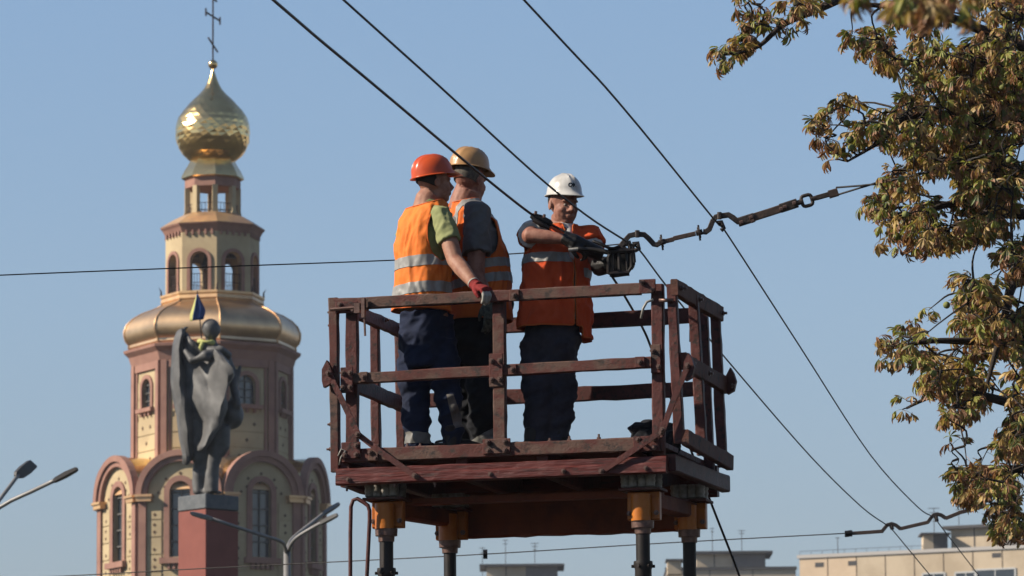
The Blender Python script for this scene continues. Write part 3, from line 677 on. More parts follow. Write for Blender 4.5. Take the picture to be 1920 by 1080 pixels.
# ---------------- statue on its pedestal ----------------
m_stat=mat('statue_grey_paint',(.16,.155,.15),.55,.0,col2=(.105,.102,.10),scale=3,bump=.25,bscale=5)
m_ped=mat('pedestal_red_granite',(.30,.085,.06),.55,col2=(.26,.07,.05),scale=2.0,bump=.1)
m_cap=mat('pedestal_cap_granite',(.17,.18,.19),.6,col2=(.12,.13,.14),scale=9,bump=.1)
SY=110.0
pc_=P(388,953,SY); sm=(P(389,953,SY)-pc_).length
ped=thing('pedestal','tall red granite pedestal with grey cap, carrying the cloaked statue','pedestal',(pc_.x,SY+.5,0),R_(44))
zt=P(388,953,SY-.2).z; a_=57*sm/math.cos(R_(45)); zt2=P(388,925,SY-.2).z
courses=7; zz=zt
for i in range(courses):
    h_=1.9; mb=MB(); mb.box((0,0,zz-h_/2),(a_-.004,a_-.004,h_-.025)); o=mb.build('stone',m_ped,ped); bevel_mesh(o.data,.012); zz-=h_
mb=MB(); mb.box((0,0,zt/2-.1),(a_-.06,a_-.06,zt-.2)); mb.build('core',m_ped,ped)
mb=MB(); mb.box((0,0,(zt+zt2)/2),(a_+.02,a_+.02,zt2-zt)); o=mb.build('cap',m_cap,ped); bevel_mesh(o.data,.02)
# vol helper: closed lofts joined by voxel remesh
def ring_loft(mb,rings,n=20,ex=2.0):
    """rings: (centre, rx, ry, rot) in planes perpendicular to the path; rx along the ring's x axis"""
    pts=[Vector(r[0]) for r in rings]; N=len(pts); vs=[]
    for i,rg in enumerate(rings):
        d=pts[min(i+1,N-1)]-pts[max(i-1,0)]
        d=d.normalized() if d.length>1e-6 else Vector((0,0,1))
        x=Vector((1,0,0)); x=(x-d*x.dot(d)); 
        if x.length<.2: x=Vector((0,1,0)); x=(x-d*x.dot(d))
        x.normalize(); y=d.cross(x)
        rot=rg[3] if len(rg)>3 else 0; X=x*math.cos(rot)+y*math.sin(rot); Y_=-x*math.sin(rot)+y*math.cos(rot)
        for k in range(n):
            a=2*PI*k/n; c,s=math.cos(a),math.sin(a); f=(abs(c)**ex+abs(s)**ex)**(-1/ex)
            vs.append(pts[i]+X*rg[1]*c*f+Y_*rg[2]*s*f)
    fs=[(i*n+k,i*n+(k+1)%n,(i+1)*n+(k+1)%n,(i+1)*n+k) for i in range(N-1) for k in range(n)]
    fs+=[tuple(range(n))[::-1],tuple((N-1)*n+k for k in range(n))]
    return mb.add(vs,fs)
def volume(mbs,voxel,smooth_it=4,fac=.5):
    """voxel union of closed pieces, smoothed; returns a mesh"""
    me=bpy.data.meshes.new('tmp'); m=MB()
    for q in mbs: m.add(q.v,q.f)
    me=m.mesh('tmp',[],recalc=False)
    b=bmesh.new(); b.from_mesh(me); bmesh.ops.recalc_face_normals(b,faces=b.faces); b.to_mesh(me); b.free()
    o=bpy.data.objects.new('tmp',me); COL.objects.link(o)
    r=o.modifiers.new('r','REMESH'); r.mode='VOXEL'; r.voxel_size=voxel
    if smooth_it: s=o.modifiers.new('s','SMOOTH'); s.factor=fac; s.iterations=smooth_it
    dg=bpy.context.evaluated_depsgraph_get(); out=bpy.data.meshes.new_from_object(o.evaluated_get(dg),depsgraph=dg)
    bpy.data.objects.remove(o); bpy.data.meshes.remove(me); return out
def ell(mb,c,r,rot=None,n=16,m=10):
    c=Vector(c); M=rot or Matrix.Identity(3); vs=[];
    for j in range(m+1):
        th=PI*j/m
        for k in range(n):
            a=2*PI*k/n; vs.append(c+M@Vector((r[0]*max(math.sin(th),.01)*math.cos(a),r[1]*max(math.sin(th),.01)*math.sin(a),-r[2]*math.cos(th))))
    return mb.add(vs,[(i*n+k,i*n+(k+1)%n,(i+1)*n+(k+1)%n,(i+1)*n+k) for i in range(m) for k in range(n)]+[tuple(range(n))[::-1],tuple(m*n+k for k in range(n))])
stat=thing('statue','grey cloaked soldier statue seen from behind, cape flowing from its raised left hand','statue',(pc_.x,SY,zt2))
def sp(x,y,dy=0): return P(x,y,SY+dy)-stat.location
q=sm
B=[]
def lofts(rings,**k): m=MB(); ring_loft(m,rings,**k); B.append(m)
lofts([(sp(388,800,.1),20*q,20*q),(sp(392,770,.1),25*q,22*q),(sp(395,720,.1),25*q,20*q),(sp(396,680,.1),30*q,20*q),(sp(396,655,.1),30*q,17*q),(sp(396,645,.1),12*q,11*q),(sp(396,630,.05),9*q,9*q)],n=18)
m=MB(); ell(m,sp(396,617,0),(18*q,20*q,20*q)); B.append(m)
lofts([(sp(404,790,.05),18*q,16*q),(sp(404,835,.0),15*q,15*q),(sp(398,880,.0),13*q,14*q),(sp(397,905,0),13*q,14*q),(sp(398,925,-.0),13*q,16*q)])
lofts([(sp(380,790,.1),16*q,16*q),(sp(376,840,.15),13*q,14*q),(sp(373,885,.2),12*q,13*q),(sp(372,910,.2),12*q,13*q),(sp(373,926,.2),12*q,14*q)])
lofts([(sp(386,924,.0),9*q,5*q),(sp(400,921,.35),9*q,5*q),(sp(414,924,.6),6*q,3*q)]); lofts([(sp(372,924,.1),8*q,5*q),(sp(378,922,.5),7*q,4*q)])
lofts([(sp(416,800,.0),16*q,14*q),(sp(418,840,.0),13*q,13*q),(sp(412,852,0),10*q,12*q)])
lofts([(sp(420,660,.1),11*q,11*q),(sp(434,700,.1),9*q,9*q),(sp(440,735,.0),8*q,8*q),(sp(446,765,-.1),7*q,7*q)])
m=MB(); ell(m,sp(436,778,.15),(22*q,24*q,27*q)); B.append(m)
lofts([(sp(375,655,.1),9*q,9*q),(sp(352,640,.15),7*q,7*q),(sp(341,622,.15),6*q,6*q),(sp(348,614,.15),4*q,4*q),(sp(354,613,.15),3*q,3*q)])
# bulky coat under the cape, collar roll
lofts([(sp(372,664,-.0),6*q,7*q),(sp(392,668,-.22),8*q,8*q),(sp(412,660,-.22),8*q,8*q),(sp(428,668,.0),6*q,7*q)])
lofts([(sp(452,684,.1),4*q,4*q),(sp(447,700,.1),5*q,5*q),(sp(438,740,.1),4.5*q,4.5*q),(sp(430,775,.1),4*q,4*q)])
lofts([(sp(345,655,-.1),5*q,6*q),(sp(362,676,-.35),10*q,8*q),(sp(388,668,-.5),13*q,9*q),(sp(412,656,-.4),12*q,9*q),(sp(430,668,-.1),8*q,8*q)])
lofts([(sp(383,770,.12),38*q,22*q),(sp(379,820,.15),33*q,20*q),(sp(374,862,.2),25*q,16*q)])
bm_=volume(B,.045,1); bm_.materials.append(m_stat); bm_.polygons.foreach_set('use_smooth',[True]*len(bm_.polygons))
for v in bm_.vertices: v.co+=v.normal*.02*noise.noise(v.co*5)
link('body',bm_,stat)
# cape: columns of (pixel, depth) from top to hem, with folds, given thickness
cols=[((333,622),(325,660),(322,710),(326,745),(334,800),(346,870),(.25,.15,.15,.15,.2,.2)),
((341,615),(336,655),(336,705),(341,750),(346,805),(352,872),(-.05,-.2,-.25,-.25,-.2,-.1)),
((347,621),(343,662),(344,705),(348,752),(353,806),(358,862),(.1,.12,-.05,-.2,-.2,-.05)),
((356,634),(353,668),(354,716),(359,762),(363,806),(365,842),(-.1,-.05,-.1,-.1,.0,.05)),
((366,643),(366,672),(370,722),(378,766),(378,800),(372,832),(-.15,.0,-.3,-.4,-.1,.1)),
((376,650),(386,668),(392,722),(398,765),(394,802),(372,846),(-.2,-.2,-.45,-.55,-.55,-.4)),
((392,650),(406,670),(414,712),(414,760),(408,798),(388,838),(-.3,-.65,-.70,-.75,-.65,-.5)),
((406,652),(422,676),(436,700),(420,735),(424,765),(412,800),(-.3,-.8,-.85,-.65,-.55,-.4)),
((424,660),(432,688),(432,712),(412,745),(420,770),(414,790),(.1,.1,.25,.1,.15,.1))]
grid=[]
for c in cols:
    pts=[sp(x,y,c[6][i]) for i,(x,y) in enumerate(c[:6])]; grid.append(smooth_path(pts,3))
rows=list(zip(*grid)); G=[smooth_path(r,2) for r in rows]
mb=MB(); R=len(G); Cn=len(G[0]); vs=[p for r in G for p in r]
vs=[p+Vector((.04*noise.noise(p*3.1+Vector((9,0,0))),-.09*(1-abs(2*noise.noise(Vector((p.x*2.4+p.z*1.6,p.y,p.z*1.1)))))+.05,0)) for p in vs]
mb.add(vs,[(i*Cn+j,i*Cn+j+1,(i+1)*Cn+j+1,(i+1)*Cn+j) for i in range(R-1) for j in range(Cn-1)])
ob=mb.build('cape',m_stat,stat,smooth=38); sd_=ob.modifiers.new('t','SOLIDIFY'); sd_.thickness=.06; sd_.offset=0
m_yel=mat('yellow_cloth',(.58,.58,.20),.8); m_blu=mat('blue_cloth',(.06,.12,.34),.8)
mb=MB(); pts=[]
for i in range(17):
    a=2*PI*i/16; pts.append(P(387+13*math.cos(a),641+1.5*math.sin(a*2),SY+.03-.24*math.sin(a)) )
mb.tube(pts,[.05+.02*math.sin(i) for i in range(17)],7,cap=False); mb.tube([P(380,642,SY-.24),P(376,652,SY-.26),P(378,658,SY-.27)],[.05,.05,.02],6)
tag(mb.build('scarf',m_yel,None,smooth=True),'yellow green ribbon tied round the statue neck','scarf')
fl=thing('flag','small drooping blue and yellow flag behind the statue head','flag',P(372,612,SY-.1))
mb=MB(); mb.tube([P(378,634,SY-.1)-fl.location,P(370,546,SY-.1)-fl.location],.014,6); mb.build('flag_pole',m_iron,fl)
for nm,xa,m_ in(('blue_stripe',(0,.80),m_blu),('yellow_stripe',(.80,1),m_yel)):
    mb=MB(); vs=[]
    for i in range(10):
        t=i/9; y=551+48*t; xl=370-2-12*min(1,t*1.3); xr=371+1.6*9*min(1,t*1.6)*(1-.25*max(0,t-.7)/.3)
        for j in range(6):
            s=xa[0]+(xa[1]-xa[0])*j/5; x=xr+(xl-xr)*s; vs.append(P(x,y+3*s,SY-.12+.05*math.sin(s*14))-fl.location)
    mb.add(vs,[(i*6+j,i*6+j+1,i*6+7+j,i*6+6+j) for i in range(9) for j in range(5)]); o=mb.build(nm,m_,fl,smooth=True); sd_=o.modifiers.new('t','SOLIDIFY'); sd_.thickness=.012
# ---------------- apartment blocks far away ----------------
m_pan=mat('concrete_panel_cream',(.78,.63,.45),.9,col2=(.62,.49,.34),scale=.35,bump=.1)
m_panp=mat('painted_panel_peach',(.86,.66,.46),.9,col2=(.78,.59,.41),scale=.5)
m_dgrey=mat('core_and_hut_shade_grey',(.24,.215,.205),.9,col2=(.18,.165,.155),scale=.6)  # grey of the core walls; on the huts it paints their shaded side
m_roofw=mat('pale_roof_flashing',(.62,.58,.54),.7)
m_slab=mat('roof_slab_dark',(.10,.095,.095),.85)
m_white=mat('white_window_frame',(.7,.7,.68),.5)
def block(label,Y,depth,roof,huts,skew=-.25,panel=3.1,windows=(),parapet=m_roofw,name='apartment_block',vents=(),ncol=None,step=None):
    """roof: (x0,y0,x1,y1) pixels of the parapet; the facade recedes along skew (dY per metre)"""
    a=P(roof[0],roof[1],Y); 
    b=None
    for _ in range(1):
        Yb=Y
        for it in range(6):
            b=P(roof[2],roof[3],Yb); Yb=Y+skew*(b.x-a.x)
    z=a.z; t=thing(name,label,'building',(a.x,a.y,0)); dx=Vector((b.x-a.x,b.y-a.y,0)); Lf=dx.length; ux=dx.normalized(); uy=Vector((-ux.y,ux.x,0))
    def W(s,d,zz): return ux*s+uy*d+Vector((0,0,zz))
    def bx(mb,s0,s1,d0,d1,z0,z1):
        vs=[W(s,d,q) for s in(s0,s1) for d in(d0,d1) for q in(z0,z1)]; return mb.add(vs,[(0,1,3,2),(4,6,7,5),(0,4,5,1),(2,3,7,6),(0,2,6,4),(1,5,7,3)])
    mb=MB(); bx(mb,.0,Lf,.12,depth,0,z-.25); mb.build('wall',m_dgrey,t)
    n=max(1,round(Lf/panel)); pw=Lf/n
    def s_of(x):  # facade coordinate of a pixel column
        lo,hi=0,Lf
        for _ in range(30):
            m_=(lo+hi)/2; 
            if proj(t.location+W(m_,0,z))[0]<x: lo=m_
            else: hi=m_
        return lo
    def z_of(x,y):
        s=s_of(x); lo,hi=0,z+6
        for _ in range(30):
            m_=(lo+hi)/2
            if proj(t.location+W(s,0,m_))[1]>y: lo=m_
            else: hi=m_
        return lo
    for r in range(4):
        z1=z-.3-r*2.8 if r else z-.3; z0=z-.3-(r+1)*2.8+.07
        for i in range(n):
            mb=MB(); bx(mb,i*pw+.05,(i+1)*pw-.05,0,.14,z0,z1); mb.build('panel',m_pan if (i>=2 or name!='apartment_block') else m_panp,t)
    mb=MB(); bx(mb,0,Lf,0.02,.14,0,z-.3-4*2.8+.05); mb.build('lower_wall',m_pan,t)
    mb=MB(); bx(mb,-.15,Lf+.1,-.12,.3,z-.3,z); mb.build('parapet',parapet,t)
    mb=MB(); bx(mb,-.1,Lf,.25,depth,z-.25,z-.12); mb.build('roof',m_slab,t)
    for (x,y,w_,h_) in vents:
        s=s_of(x); q=z_of(x,y); mb=MB(); bx(mb,s-w_/2,s+w_/2,-.02,.06,q-h_/2,q+h_/2); mb.build('vent',m_slab,t)
    for (x,y,w_,h_) in windows:
        s=s_of(x); q=z_of(x,y); mb=MB(); 
        for e in(-1,1): bx(mb,s+e*w_/2-.07,s+e*w_/2+.07,-.08,.1,q-h_,q)
        bx(mb,s-w_/2,s+w_/2,-.08,.1,q-.12,q+.02); bx(mb,s-w_/2,s+w_/2,-.08,.1,q-h_-.1,q-h_); bx(mb,s-.04,s+.04,-.06,.05,q-h_,q)
        wo=mb.build('window',m_white,t); mb=MB(); bx(mb,s-w_/2,s+w_/2,-.03,.04,q-h_,q-.1); mb.build('pane',m_glass,wo)
    for (xa,xb,xc,ya,h_,ov,slab) in huts:   # lit face xa..xb, xb..xc coloured dark as its shaded face, slab top at ya
        sa,sb=s_of(xa),s_of(xb); sc=s_of(xc); q=z_of(xa,ya) if 0 else None
        d0=3.0; lo,hi=z-1,z+12
        for _ in range(30):
            m_=(lo+hi)/2
            if proj(t.location+W(sb,d0,m_))[1]>ya: lo=m_
            else: hi=m_
        zt_=lo
        mb=MB(); bx(mb,sa,sc,d0,d0+5,z-.2,zt_-.25); ho=mb.build('roof_hut',m_pan,t)
        mb=MB(); bx(mb,sb,sc+.02,d0-.04,d0+5.02,z-.1,zt_-.26); mb.build('hut_shade_face',m_dgrey,ho)
        for k in range(3):
            s=sa+(sb-sa)*k/2 if k<2 else sb-.05
            if 0<k<2: mb=MB(); bx(mb,(sa+sb)/2-.05,(sa+sb)/2+.05,d0-.03,d0,z-.1,zt_-.26); mb.build('joint_strip',m_slab,ho)
        mb=MB(); bx(mb,sa-ov,sc+ov,d0-.6,d0+5.4,zt_-.25,zt_); mb.build('roof_slab',m_slab,ho)
    return t,W,s_of,z
def mast(x,y0,y1,Y,label,bars=3,w_=.5):
    a=P(x,y0,Y); b=P(x,y1,Y); t=thing('antenna',label,'antenna',a,group='thin aerials on the far roofs'); h_=b.z-a.z
    mb=MB(); mb.tube([(0,0,0),(0,0,h_)],.035,5)
    mb.build('mast',m_lumin,t)
    for k in range(bars): mb=MB(); z=h_*(.98-.14*k); mb.tube([(-w_*(1-.2*k),0,z),(w_*(1-.2*k),0,z)],.03,4); mb.build('crossbar',m_lumin,t)
block('cream panel apartment block at lower right, two dark vents on its left part',420,14,(1498,1041,1990,1016),[(1764,1852,1906,983,1,.6,1)],skew=-.42,panel=2.7,
      vents=[(1536,1059,.8,.4),(1598,1056,.8,.4),(1868,1041,.8,.4),(1500+20,1090,.8,.4)],windows=[(1750,1074,2.0,1.4),(1810,1072,1.9,1.5),(1865,1066,3.6,1.6)])
shed=thing('roof_shed','small shed, right side coloured dark as shade, under a wide thin lid on the cream block','roof shed',P(1752,1030,417))
mb=MB(); mb.box((-.45,1,.6),(1.0,2,1.6)); mb.build('wall',m_pan,shed); mb=MB(); mb.box((.55,1,.6),(1.25,2.01,1.6)); mb.build('side_shade',m_slab,shed); mb=MB(); mb.box((.1,1,1.35),(2.6,3.0,.14)); mb.build('lid',m_slab,shed)  # right half coloured dark to stand for the shed's shaded side
block('cream block roof with a lift hut, shaded side coloured grey, right of the cage posts',450,14,(1250,1064,1492,1067),[(1308,1376,1438,1034,1,.7,1)],skew=.0,panel=4,parapet=m_slab,name='apartment_building')
block('lone roof hut top seen under the orange beam between the cage posts',480,14,(840,1096,1100,1096),[(912,986,1046,1058,1,.7,1)],skew=0,panel=4,parapet=m_slab,name='apartment_building')
sh2=thing('roof_shed','small pale shed with dark lid at the foot of the right cage post','roof shed',P(1268,1078,448))
mb=MB(); mb.box((-.2,0,.6),(1.3,2,1.2)); mb.build('wall',m_pan,sh2); mb=MB(); mb.box((.1,0,1.3),(2.2,2.6,.18)); mb.build('lid',m_slab,sh2)
for x,y0,y1,Y,b_,w_,lab in((1752,1010,952,421,4,.5,'latticed aerial above the small dark roof shed'),(1798,984,955,424,1,.3,'short aerial on the lit face end of the big hut'),(1866,984,940,424,2,.3,'tall aerial by the grey side of the big hut'),(1336,1034,990,450,2,.2,'aerial on the left of the middle hut'),(1391,1034,994,450,2,.35,'aerial on the right of the middle hut'),(1003,1060,1018,480,3,.4,'ragged aerial on the small hut under the beam'),(948,1060,1012,480,2,.3,'thin aerial left of the ragged one under the beam'),(905,1095,1026,480,2,.3,'leftmost aerial beside the black cable clip'),(1571,1040,1008,421,1,.2,'faint thin aerial on the white parapet')):
    mast(x,y0,y1,Y,lab,b_,w_)
rl=thing('roof_railing','thin railing along the white parapet of the cream block','railing',P(1500,1041,420))
mb=MB(); a=P(1500,1034,420)-rl.location; b=P(1730,1023,415.5)-rl.location; mb.tube([a,b],.02,4)
mb.build('top_rail',m_lumin,rl)
for k in range(12): p=a.lerp(b,k/11); mb=MB(); mb.tube([p,p-Vector((0,0,.5))],.02,4); mb.build('baluster',m_lumin,rl)
# ---------------- people ----------------
m_skin=mat('skin_tanned',(.48,.25,.165),.62,col2=(.36,.155,.10),scale=22,bump=.1,bscale=60)
m_skin_d=mat('skin_weathered',(.43,.205,.14),.6,col2=(.29,.115,.08),scale=22,bump=.12,bscale=60)
m_hair_d=mat('hair_dark',(.03,.022,.018),.8); m_hair_g=mat('hair_grey',(.16,.14,.11),.85,col2=(.09,.075,.06),scale=60)
m_vest=mat('vest_orange',(1.0,.25,.035),.8,col2=(.95,.22,.03),scale=6,bump=.12,bscale=30)
m_vest_o=mat('vest_orange_deep',(.95,.20,.03),.8,col2=(.88,.17,.025),scale=6,bump=.12,bscale=30)
m_vest_r=mat('vest_red_orange',(.88,.115,.028),.85,col2=(.74,.09,.022),scale=5,bump=.2,bscale=25)
m_strip2=mat('grey_reflective_tape',(.24,.23,.21),.5,col2=(.17,.165,.15),scale=12)
m_strip=mat('retroreflective_tape',(.40,.385,.36),.45,col2=(.32,.31,.29),scale=12)
m_green=mat('lime_tshirt',(.37,.38,.17),.9,col2=(.31,.33,.14),scale=10)
m_grey=mat('grey_tshirt',(.17,.165,.165),.9,col2=(.14,.135,.135),scale=10)
m_whitet=mat('white_tshirt',(.75,.72,.68),.9)
m_navy=mat('navy_work_trousers',(.012,.021,.058),.9,col2=(.008,.014,.038),scale=5,bump=.15,bscale=20)
m_char=mat('charcoal_trousers',(.011,.012,.017),.9,col2=(.007,.008,.011),scale=6,bump=.15,bscale=20)
m_dust=mat('dusty_slate_trousers',(.055,.055,.078),.9,col2=(.032,.032,.046),scale=6,bump=.2,bscale=18)
m_patch=mat('dust_patch_cloth',(.22,.20,.18),.85,col2=(.13,.12,.11),scale=14)
m_boot=mat('black_boot_leather',(.02,.018,.018),.5)
m_redg=mat('red_glove_knit',(.30,.022,.02),.85,col2=(.22,.018,.018),scale=30,bump=.3,bscale=120)
m_blackg=mat('black_glove_rubber',(.014,.013,.013),.45,bump=.3,bscale=60)
m_greyg=mat('grey_knit_glove',(.14,.15,.12),.9,col2=(.05,.055,.045),scale=50,bump=.4,bscale=120)
m_tip=mat('glove_pale_cuff',(.45,.43,.38),.8)
def helm_mat(name,c,c2,rough=.28): return mat(name,c,rough,col2=c2,scale=10,coat=.25,bump=.02,detail=4,thr=(.5,.7))
m_h1=helm_mat('helmet_orange_plastic',(.72,.10,.020),(.60,.075,.016),.3); m_h2=helm_mat('helmet_tan_plastic',(.56,.31,.125),(.42,.22,.09),.45); m_h3=helm_mat('helmet_white_plastic',(.74,.71,.66),(.55,.52,.47),.3)
m_ink=mat('black_lettering',(.01,.01,.01),.6); m_eye=mat('eye_white',(.30,.25,.22),.5); m_lip=mat('lip',(.32,.10,.08),.5)
def rz_(a): return Matrix.Rotation(a,3,'Z')
def ridge(p,s=1): return 1-abs(2*noise.noise(p))*s
def finish(me,m,name,parent,disp=None,smooth=True):
    me.materials.clear(); me.materials.append(m)
    if disp:
        n=[v.normal.copy() for v in me.vertices]
        for v,k in zip(me.vertices,n): v.co+=k*disp(v.co)
    me.polygons.foreach_set('use_smooth',[True]*len(me.polygons)); me.name=name; return link(name,me,parent)
def cut(me,planes=(),kill=None,relax=3,thick=0):
    """trim a garment: planes are (point, normal) whose positive side is dropped; kill(p) drops faces"""
    b=bmesh.new(); b.from_mesh(me)
    for co,no in planes:
        bmesh.ops.bisect_plane(b,geom=b.verts[:]+b.edges[:]+b.faces[:],plane_co=co,plane_no=no,clear_outer=True)
    if kill:
        bmesh.ops.delete(b,geom=[f for f in b.faces if kill(f.calc_center_median())],context='FACES')
        for _ in range(relax):
            bv=[v for v in b.verts if v.is_boundary]; new={}
            for v in bv:
                nb=[e.other_vert(v).co for e in v.link_edges if e.is_boundary]
                if len(nb)==2: new[v]=(nb[0]+nb[1]+v.co)/3
            for v,c in new.items(): v.co=c
    if thick: bmesh.ops.solidify(b,geom=b.faces[:],thickness=thick)
    b.to_mesh(me); b.free(); return me
def stripe(me,planes,keep,parent,m=m_strip,off=.004,name='reflective_stripe'):
    """sewn tape: the garment's own faces between the planes, lifted off the cloth"""
    b=bmesh.new(); b.from_mesh(me)
    for co,no in planes:
        bmesh.ops.bisect_plane(b,geom=b.verts[:]+b.edges[:]+b.faces[:],plane_co=co,plane_no=no,clear_outer=True)
    if keep: bmesh.ops.delete(b,geom=[f for f in b.faces if not keep(f.calc_center_median())],context='FACES')
    b.normal_update(); ns={v:v.normal.copy() for v in b.verts}
    for v,n in ns.items(): v.co+=n*off
    out=bpy.data.meshes.new(name); b.to_mesh(out); b.free()
    out.materials.append(m); out.polygons.foreach_set('use_smooth',[True]*len(out.polygons)); return link(name,out,parent)
def head_parts(c,R,sc=1.0,fat=1.0):
    """pieces of a head; local x right, y forward, z up"""
    out=[]
    def E(p,r,rot=None):
        m=MB(); ell(m,c+R@(Vector(p)*sc),[k*sc for k in r],R@rot if rot else R,14,10); out.append(m)
    E((0,-.012,.035),(.078,.097,.092)); E((0,.028,-.03),(.064*fat,.066,.082)); E((0,.055,-.085),(.034*fat,.032,.028)); E((0,.015,-.072),(.058*fat,.055,.038))
    E((0,.082,.028),(.052,.018,.014)); E((.036,.062,-.022),(.024,.024,.022)); E((-.036,.062,-.022),(.024,.024,.022))
    m=MB(); m.tube([c+R@(Vector(p)*sc) for p in((0,.084,.022),(0,.098,.0),(0,.112,-.022),(0,.100,-.034))],[.009*sc,.011*sc,.015*sc,.012*sc],8); out.append(m)
    for s in(-1,1): E((s*.017,.098,-.028),(.010,.011,.008)); E((s*.080,-.008,-.002),(.008,.018,.031))
    E((0,.092,-.053),(.025,.010,.006)); E((0,.090,-.064),(.022,.010,.007))
    return out
def limb(pts,rs,n=14,flat=1.0):
    m=MB(); m.tube(pts,rs,n,up=(0,1,0),flat=flat); 
    return m
def hand_parts(o,M,curl=(.5,.7,.5),spread=.0,s=1.0,thumb=.6):
    """fingers along local y, back of hand +z, thumb towards +x"""
    out=[]
    def T(p): return o+M@(Vector(p)*s)
    m=MB(); ring_loft(m,[(T((0,-.02,0)),.028*s,.024*s),(T((0,.0,0)),.030*s,.022*s)]); 
    m=MB(); m.tube([T((0,-.03,0)),T((0,.02,0)),T((0,.06,0)),T((0,.095,-.002))],[.029*s,.034*s,.041*s,.038*s],12,up=M@Vector((0,0,1)),flat=.5); out.append(m)
    for x,l in((.031,.072),(.010,.080),(-.012,.074),(-.032,.058)):
        p=Vector((x,.085,0)); a=0; pts=[T((x,.06,0)),T(p)]; 
        for seg,c_ in zip((.44,.31,.25),curl):
            a+=c_; p=p+Vector((x*spread*seg,l*seg*1.25*math.cos(a),-l*seg*1.25*math.sin(a))); pts.append(T(p))
        m=MB(); m.tube(pts,[.0095*s,.0105*s,.0098*s,.0092*s,.0075*s],8,up=M@Vector((1,0,0))); out.append(m)
    m=MB(); m.tube([T((.02,.015,-.005)),T((.042,.045,-.012)),T((.050,.072,-.012-.03*thumb)),T((.044,.092,-.02-.05*thumb))],[.016*s,.0145*s,.012*s,.009*s],8); out.append(m)
    return out
def helmet(parent,c,R,m,sc=1.0,peak=.05,ribs=(-.042,0,.042)):
    NN,MM=48,12; mb=MB(); vs=[]
    def rim(a,extra,z):
        f=max(0,math.sin(a))**3; x=math.cos(a)*(.104+extra); y=math.sin(a)*(.130+extra+ (peak*f if extra>0 else 0)); return (x,y,z-(.012*f if extra>0 else 0))
    rows=[]
    rows.append([rim(2*PI*k/NN,-.006,.004) for k in range(NN)]); rows.append([rim(2*PI*k/NN,.012,-.004) for k in range(NN)]); rows.append([rim(2*PI*k/NN,.013,.0) for k in range(NN)]); rows.append([rim(2*PI*k/NN,.002,.006) for k in range(NN)])
    for j in range(1,MM):
        t=j/MM*PI/2; r=math.cos(t)**.82; z=.128*math.sin(t)**.95+.006; row=[]
        for k in range(NN):
            a=2*PI*k/NN; x=.104*r*math.cos(a); y=.130*r*math.sin(a)
            w=0
            for xc in ribs: w=max(w,math.exp(-((x-xc)/.0075)**2))
            w*=min(1,j/3)*(1 if abs(x)<.07 else 0); f=1+.05*w; row.append((x*f,y*f,z*(1+.05*w)))
        rows.append(row)
    vs=[v for r_ in rows for v in r_]; nr=len(rows)
    vs=[c+R@(Vector(v)*sc) for v in vs]; vs.append(c+R@Vector((0,0,.1345*1.035*sc)))
    fs=[(i*NN+k,i*NN+(k+1)%NN,(i+1)*NN+(k+1)%NN,(i+1)*NN+k) for i in range(nr-1) for k in range(NN)]+[((nr-1)*NN+k,(nr-1)*NN+(k+1)%NN,nr*NN) for k in range(NN)]
    mb.add(vs,fs); o=mb.build('helmet',m,parent,smooth=50); sd=o.modifiers.new('t','SOLIDIFY'); sd.thickness=.004; sd.offset=-1; return o
def boot(parent,heel,toe,m=m_boot):
    heel,toe=Vector(heel),Vector(toe); d=(toe-heel).normalized(); L=.29; up=Vector((0,0,1)); side=d.cross(up)
    def q(y,x,z): return heel+d*y+side*x+up*z
    A=MB(); ring_loft(A,[(q(-.01,0,.03),.03,.038),(q(.04,0,.04),.04,.044),(q(.13,0,.045),.045,.045),(q(.21,0,.038),.048,.036),(q(.26,0,.03),.036,.026)]); 
    Bm=MB(); Bm.tube([q(.03,0,.04),q(.03,0,.12),q(.02,0,.17)],[.046,.050,.054],14)
    S_=MB(); S_.prism([(-.03,-.036),(.1,-.036),(.2,-.05),(.27,-.03),(.27,.03),(.2,.05),(.1,.036),(-.03,.036)],q(0,0,0),d,side,up,.028)
    me=volume([A,Bm,S_],.009,2); finish(me,m,'boot',parent)
def person(label,Y,base):
    l=P(base[0],base[1],Y); l.z=PZ+.037
    t=thing('person',label,'person',l)
    def W(x,y,dy=0): return P(x,y,Y+dy)-t.location
    return t,W
def DISPS(amp,sx,sz):
    def f(p):
        w=Vector((p.x*sx+.6*noise.noise(p*5),p.y*sx,p.z*sz)); r=ridge(w,1.6); r2=ridge(w*2.1+Vector((3,1,7)),1.6)
        return amp*(r-.45)*1.1+amp*.55*(r2-.45)+amp*.3*noise.noise(p*34)
    return f
zup=Vector((0,0,1))
def binding(me,parent,m,r=.0045):
    b=bmesh.new(); b.from_mesh(me); mb=MB()
    for e in b.edges:
        if e.is_boundary:
            p,q=e.verts[0].co,e.verts[1].co
            if (p-q).length>1e-4: mb.tube([p-(q-p)*.15,q+(q-p)*.15],r,5)
    b.free()
    if mb.v: mb.build('edge_binding',m,parent,smooth=True)['kind']='stuff'
